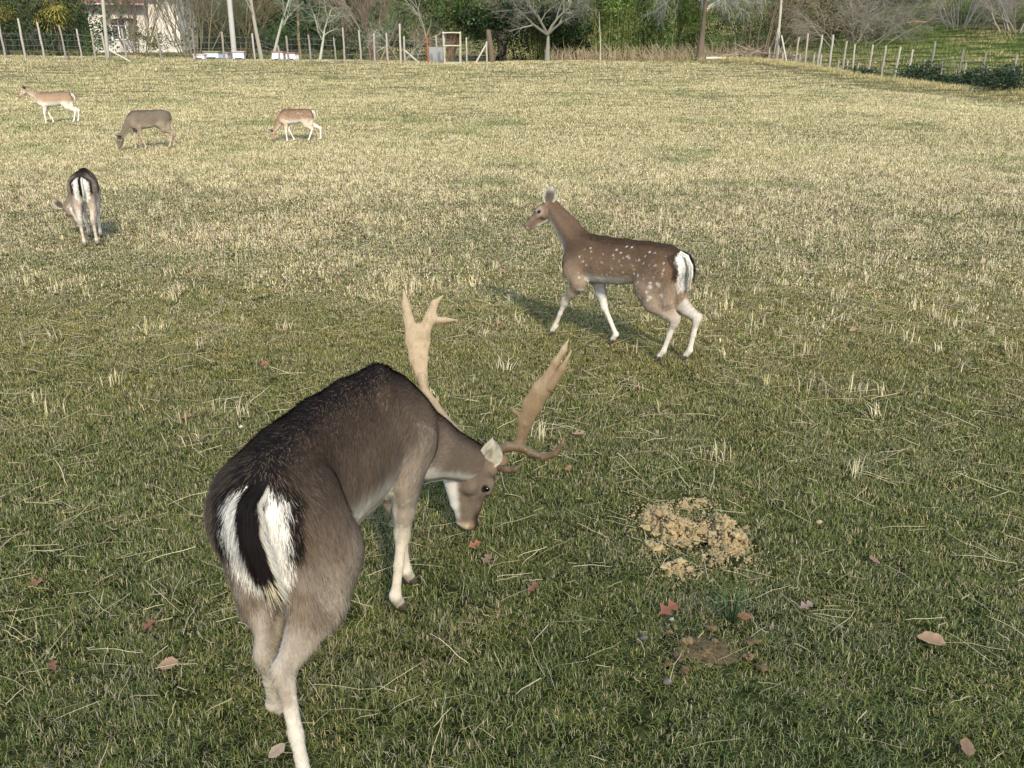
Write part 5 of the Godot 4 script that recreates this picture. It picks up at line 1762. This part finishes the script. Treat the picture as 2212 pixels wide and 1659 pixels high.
	leafy("olive_shrub", "olive bramble bank on the slope above the first posts of the right hand fence", "shrub", spot(1755, 51), [[Vector3(-2, .9, 0), Vector3(2.2, 1.3, 1)], [Vector3(1.5, 1.1, -.5), Vector3(2.2, 1.4, 1)], [Vector3(0, 2.6, -1.5), Vector3(2.8, 1.5, 1)]], 13000, .14, olive + [Color(.06, .075, .025)], {"gap": -.12})
	var rust := [Color(.17, .135, .085), Color(.2, .16, .1), Color(.13, .12, .06), Color(.11, .11, .045)]
	leafy("winter_scrub", "brownish scrub between the slim corner pole and the olive bramble bank", "shrub", spot(1692, 49.5), [[Vector3(0, 1.3, 0), Vector3(1.6, 1.6, 1)], [Vector3(.6, 3.2, -.5), Vector3(2.0, 1.6, 1)]], 6000, .12, rust, {"gap": -.1})
	leafy("winter_scrub", "brown scrub behind the third to sixth tall posts of the right hand fence", "shrub", spot(1800, 49), [[Vector3(-1.0, .8, 0), Vector3(1.5, 1.0, 1)], [Vector3(1.2, .7, 0), Vector3(1.5, 1.0, 1)], [Vector3(.4, 2.2, -1), Vector3(2.2, 1.3, 1)]], 7000, .12, rust, {"gap": -.08})
	leafy("winter_scrub", "low tawny scrub on the slope right of the sprawling pale brambles", "shrub", spot(1885, 48.5), [[Vector3(0, .5, 0), Vector3(1.6, .8, 1)]], 2400, .11, rust, {"gap": -.05})
	leafy("hill_hedge", "long dark hedge along the top of the hillside", "hedge", spot(1970, 55.5), [[Vector3(-2.0, 1.6, -.5), Vector3(1.6, 1.8, 1.2)], [Vector3(.6, 1.9, 0), Vector3(1.9, 1.9, 1.2)], [Vector3(3.2, 2.6, .2), Vector3(1.8, 2.0, 1.2)]], 9000, .22, dark, {"gap": -.3})
	bare_tree("bare_thicket", "rounded grey bare bush high on the right hillside", spot(2078, 47), 22, brown.merged({"h": 4.4, "lean": .9, "col": Color(.31, .28, .24), "clump": 1.2}, true), "thicket", "")
	bare_tree("bare_thicket", "small grey bare bush at the right edge of the hillside", spot(2200, 44), 16, brown.merged({"h": 2.6, "lean": 1.0, "col": Color(.33, .3, .26), "clump": .9}, true), "thicket", "")
	var bl := [Color(.02, .035, .015), Color(.03, .05, .02)]
	for q in [[1988, 38.6, 1.0, .75, "dark bramble clump round the dark post of the right hand fence"], [2040, 37.6, .8, .45, "low dark bramble clump between the dark post and the tall leaning one"], [2125, 35.4, 1.2, .6, "wide dark bramble clump below the last posts on the right"], [2080, 36.6, 1.0, .5, "dark bramble clump between the tall leaning post and the last pair of posts"], [2195, 33.8, 1.5, .7, "dark bramble clump at the right edge of the photograph"], [1845, 41.2, 1.3, .28, "thin dark weeds along the foot of the middle of the right hand fence"]]:
		leafy("bramble_clump", q[4], "bramble", spot(q[0], q[1]), [[Vector3(0, q[3] * .5, 0), Vector3(q[2], q[3] * .8, .7)]], 3200, .11, bl, {"group": "dark brambles along the right hand fence", "gap": -.3})
	# hillside clay scar
	var sc := MB.new()
	sc.blob(Transform3D(Basis.from_euler(Vector3(.3, .4, 0)).scaled(Vector3(.7, .09, .45)), Vector3.ZERO), 8, 12, .6, fine, 1.2, Color(.36, .22, .12), Color(.42, .3, .17))
	sc.renormal()
	var sco := part("clay_scar", sc.done(), painted(.95))
	sco.position = spot(1977, 50, .02)
	tag(sco, "small orange clay scar in the green hillside", "bare earth")

# ---------------------------------------------------------------- the scene
func _ready() -> void:
	rng.seed = 20
	bumps.seed = 3; bumps.frequency = 0.04; bumps.fractal_octaves = 3
	patches.seed = 9; patches.frequency = 0.11; patches.fractal_octaves = 4
	fine.seed = 5; fine.frequency = 1.0; fine.fractal_octaves = 2
	set_stage()
	build_ground()
	backdrop()
	find_lobes()
	sward()
	molehill()
	litter()
	build_deer()

func set_stage() -> void:
	var cam := Camera3D.new()
	cam.name = "camera"
	cam.fov = 49.72
	cam.near = 0.05
	cam.far = 900.0
	cam.position = Vector3(0, EYE, 0)
	cam.rotation_degrees = Vector3(-20.5, 0, 0)
	add_child(cam)
	cam.current = true
	var env := Environment.new()
	env.background_mode = Environment.BG_SKY
	var sky := Sky.new()
	var sm := ProceduralSkyMaterial.new()
	sm.sky_top_color = Color(0.6, 0.68, 0.78)
	sm.sky_horizon_color = Color(0.89, 0.89, 0.88)
	sm.sky_curve = 0.16
	sm.ground_bottom_color = Color(0.3, 0.29, 0.22)
	sm.ground_horizon_color = Color(0.6, 0.62, 0.6)
	sky.sky_material = sm
	env.sky = sky
	env.background_energy_multiplier = 1.6
	env.tonemap_mode = Environment.TONE_MAPPER_LINEAR
	env.tonemap_exposure = 1.8
	env.sdfgi_enabled = true
	env.ssao_enabled = true
	env.ssil_enabled = true
	var we := WorldEnvironment.new()
	we.name = "world_environment"
	we.environment = env
	add_child(we)
	var sun := DirectionalLight3D.new()
	sun.name = "sun"
	sun.light_color = Color(1.0, 0.955, 0.86)
	sun.light_energy = .95
	sun.light_angular_distance = 6.0
	sun.shadow_enabled = true
	var az := deg_to_rad(-17.0)
	var el := deg_to_rad(33.0)
	add_child(sun)
	sun.look_at_from_position(Vector3.ZERO, Vector3(sin(az) * cos(el), -sin(el), -cos(az) * cos(el)))

func build_deer() -> void:
	eye_mat.albedo_color = Color(.10, .08, .07)
	eye_mat.roughness = 0.08
	eye_mat.vertex_color_use_as_albedo = true
	horn_mat.vertex_color_use_as_albedo = true
	horn_mat.roughness = 0.5
	horn_bump = noise_map(0.02, 77, 6.0)
	# rows of spots for the spotted coats
	for row in 8:
		var n := 16
		for i in n:
			var f := 0.06 + 0.72 * (i + rnd(.1, .9)) / n
			var y := 0.53 + row * 0.033 + rnd(-.014, .014) + 0.02 * sin(f * 5.0)
			if rng.randf() < 0.6:
				spots.append(Vector3(f, y, rnd(.0035, .0075)))
	for i in 12:
		spots.append(Vector3(rnd(.08, .27), rnd(.46, .62), rnd(.009, .015)))
	deer("fallow_buck", "large dark brown antlered buck grazing in the foreground, its white rump towards us", "deer", {
		"kind": "buck", "s": 1.0, "turn": 15.0, "at": Vector2(-.57, -1.63), "cell": .0085, "hairs": 150000,
		"feet": [Vector2(-.09, .14), Vector2(.15, -.115), Vector2(.015, .81), Vector2(.036, .665)], "deep": 1.4, "slim": .92, "droop": .03, "elbows": [.0, .07],
		"hocks": [Vector3(-.02, .335, .0), Vector3(.05, .335, -.045)], "bow": .38,
		"poll": Vector3(.138, .325, 1.20), "muzzle": Vector3(.115, .045, 1.185), "brow": Vector3(.76, .0, .65), "neck": 1.2, "face": 1.24,
		"ear_axes": [[Vector3(-.75, .1, .6), Vector3(.3, -.6, -.5)], [Vector3(.12, 1, -.05), Vector3(.3, .25, -.95)]], "ear_size": .92, "tail_swing": 0.045})
	deer("fallow_doe", "spotted brown doe with head raised, walking left in the middle of the field", "deer", {
		"kind": "spotted", "leg": 1.12, "withers": 1, "reach": 1.07, "s": .86, "turn": -52.0, "at": Vector2(1.0, -4.81), "cell": .0095, "hairs": 70000, "hair_length": .6,
		"feet": [Vector2(-.055, .085), Vector2(.055, -.035), Vector2(-.01, .92), Vector2(.08, .50)],
		"poll": Vector3(.04, .865, .97), "muzzle": Vector3(-.03, .715, 1.145), "brow": Vector3(0, 1, .3), "neck": 1.08, "belly": .92,
		"ear_axes": [[Vector3(.11, 1, -.25), Vector3(-.84, 0, -.57)], [Vector3(-.1, 1, .25), Vector3(.71, 0, -.7)]], "ear_size": 1.12, "tail_swing": .03})
	var graze := [[Vector3(.3, .6, -.3), Vector3(0, 0, 1)], [Vector3(.3, .6, -.3), Vector3(0, 0, 1)]]
	deer("fallow_doe", "doe seen from behind, grazing with a black and white rump, left of the field", "deer", {
		"kind": "fawn", "leg": 1.1, "s": .9, "turn": -22.0, "at": Vector2(-4.36, -8.55), "cell": .013, "hairs": 30000, "hair_length": .8,
		"feet": [Vector2(-.06, .02), Vector2(.055, .06), Vector2(-.06, .66), Vector2(.06, .60)],
		"poll": Vector3(-.25, .34, .82), "muzzle": Vector3(-.17, .09, .86), "brow": Vector3(-.6, .2, .7), "neck": .9,
		"ear_axes": [[Vector3(-.6, .9, -.2), Vector3(-.2, 0, -1)], [Vector3(.6, .8, 0), Vector3(0, 0, 1)]], "ear_size": 1.1, "deep": .5})
	deer("fallow_doe", "plain dark brown doe grazing with its head down, left of the reddish grazing one", "deer", {
		"kind": "brown", "leg": 1.15, "face": 1.15, "s": 1.0, "turn": -132.0, "at": Vector2(-7.62, -19.25), "cell": .016, "hairs": 6000,
		"feet": [Vector2(-.08, .10), Vector2(.07, -.05), Vector2(-.08, .62), Vector2(.08, .78)],
		"poll": Vector3(-.02, .30, 1.08), "muzzle": Vector3(-.02, .07, 1.14), "brow": Vector3(0, .3, 1), "neck": 1.05, "belly": .95, "deep": 1.0, "ear_size": 1.4})
	deer("fallow_doe", "small reddish spotted doe with white legs, grazing farther right than the brown one", "deer", {
		"kind": "red", "leg": 1.15, "face": 1.15, "s": .90, "turn": -106.0, "at": Vector2(-4.72, -20.6), "cell": .015, "hairs": 6000,
		"feet": [Vector2(-.07, .16), Vector2(.06, -.12), Vector2(-.06, .66), Vector2(.06, .50)],
		"poll": Vector3(.0, .27, .93), "muzzle": Vector3(0, .07, .97), "brow": Vector3(0, .3, 1), "neck": .9, "belly": .92, "deep": 1.0, "ear_size": 1.4})
	deer("fallow_doe", "pale tan doe with white belly, head up, farthest back at the left", "deer", {
		"kind": "pale", "leg": 1.2, "face": 1.2, "s": .98, "turn": -116.0, "at": Vector2(-12.0, -23.9), "cell": .017, "hairs": 6000,
		"feet": [Vector2(-.07, .08), Vector2(.07, -.03), Vector2(-.06, .76), Vector2(.06, .58)],
		"poll": Vector3(-.04, .86, 1.09), "muzzle": Vector3(-.12, .70, 1.27), "brow": Vector3(0, 1, .3), "neck": .85, "belly": .95, "deep": 1.0, "ear_size": 1.4})

func build_ground() -> void:
	var mb := MB.new()
	var xs: Array[float] = []
	var zs: Array[float] = []
	var x := -45.0
	while x <= 45.0:
		xs.append(x); x += 0.9
	var z := 12.0
	while z >= -75.0:
		zs.append(z); z -= 0.9
	for q in [60, 80, 120, 200, 400]:
		xs.append(q); xs.push_front(-q)
	for q in [-85, -100, -130, -200, -400]:
		zs.append(q)
	for q in [30, 80, 300]:
		zs.push_front(q)
	for i in xs.size():
		for j in zs.size():
			var p := on(xs[i], zs[j])
			var d := -zs[j]
			var near := Color(.065, .075, .025).lerp(Color(.16, .16, .065), sstep(4.0, 9.0, d)).lerp(Color(.3, .27, .14), sstep(10.0, 20.0, d)).lerp(Color(.06, .06, .03), sstep(47.0, 50.0, d))
			near = near.lerp(Color(.12, .17, .05), sstep(0.0, 1.5, beyond(xs[i], zs[j])))
			mb.vert(p, Vector3.UP, near)
	for i in xs.size() - 1:
		for j in zs.size() - 1:
			var a := i * zs.size() + j
			mb.tri(a, a + 1, a + zs.size() + 1); mb.tri(a, a + zs.size() + 1, a + zs.size())
	mb.renormal()
	var gm := painted(1.0)
	gm.metallic_specular = .1
	gm.albedo_texture = shade_map(.02, 51, .35, 1.0)
	gm.uv1_triplanar = true
	gm.uv1_world_triplanar = true
	gm.uv1_scale = Vector3(.9, .9, .9)
	gm.normal_enabled = true
	gm.normal_texture = noise_map(.03, 52, 14.0)
	tag(part("ground", mb.done(), gm), "", "", "", "structure")
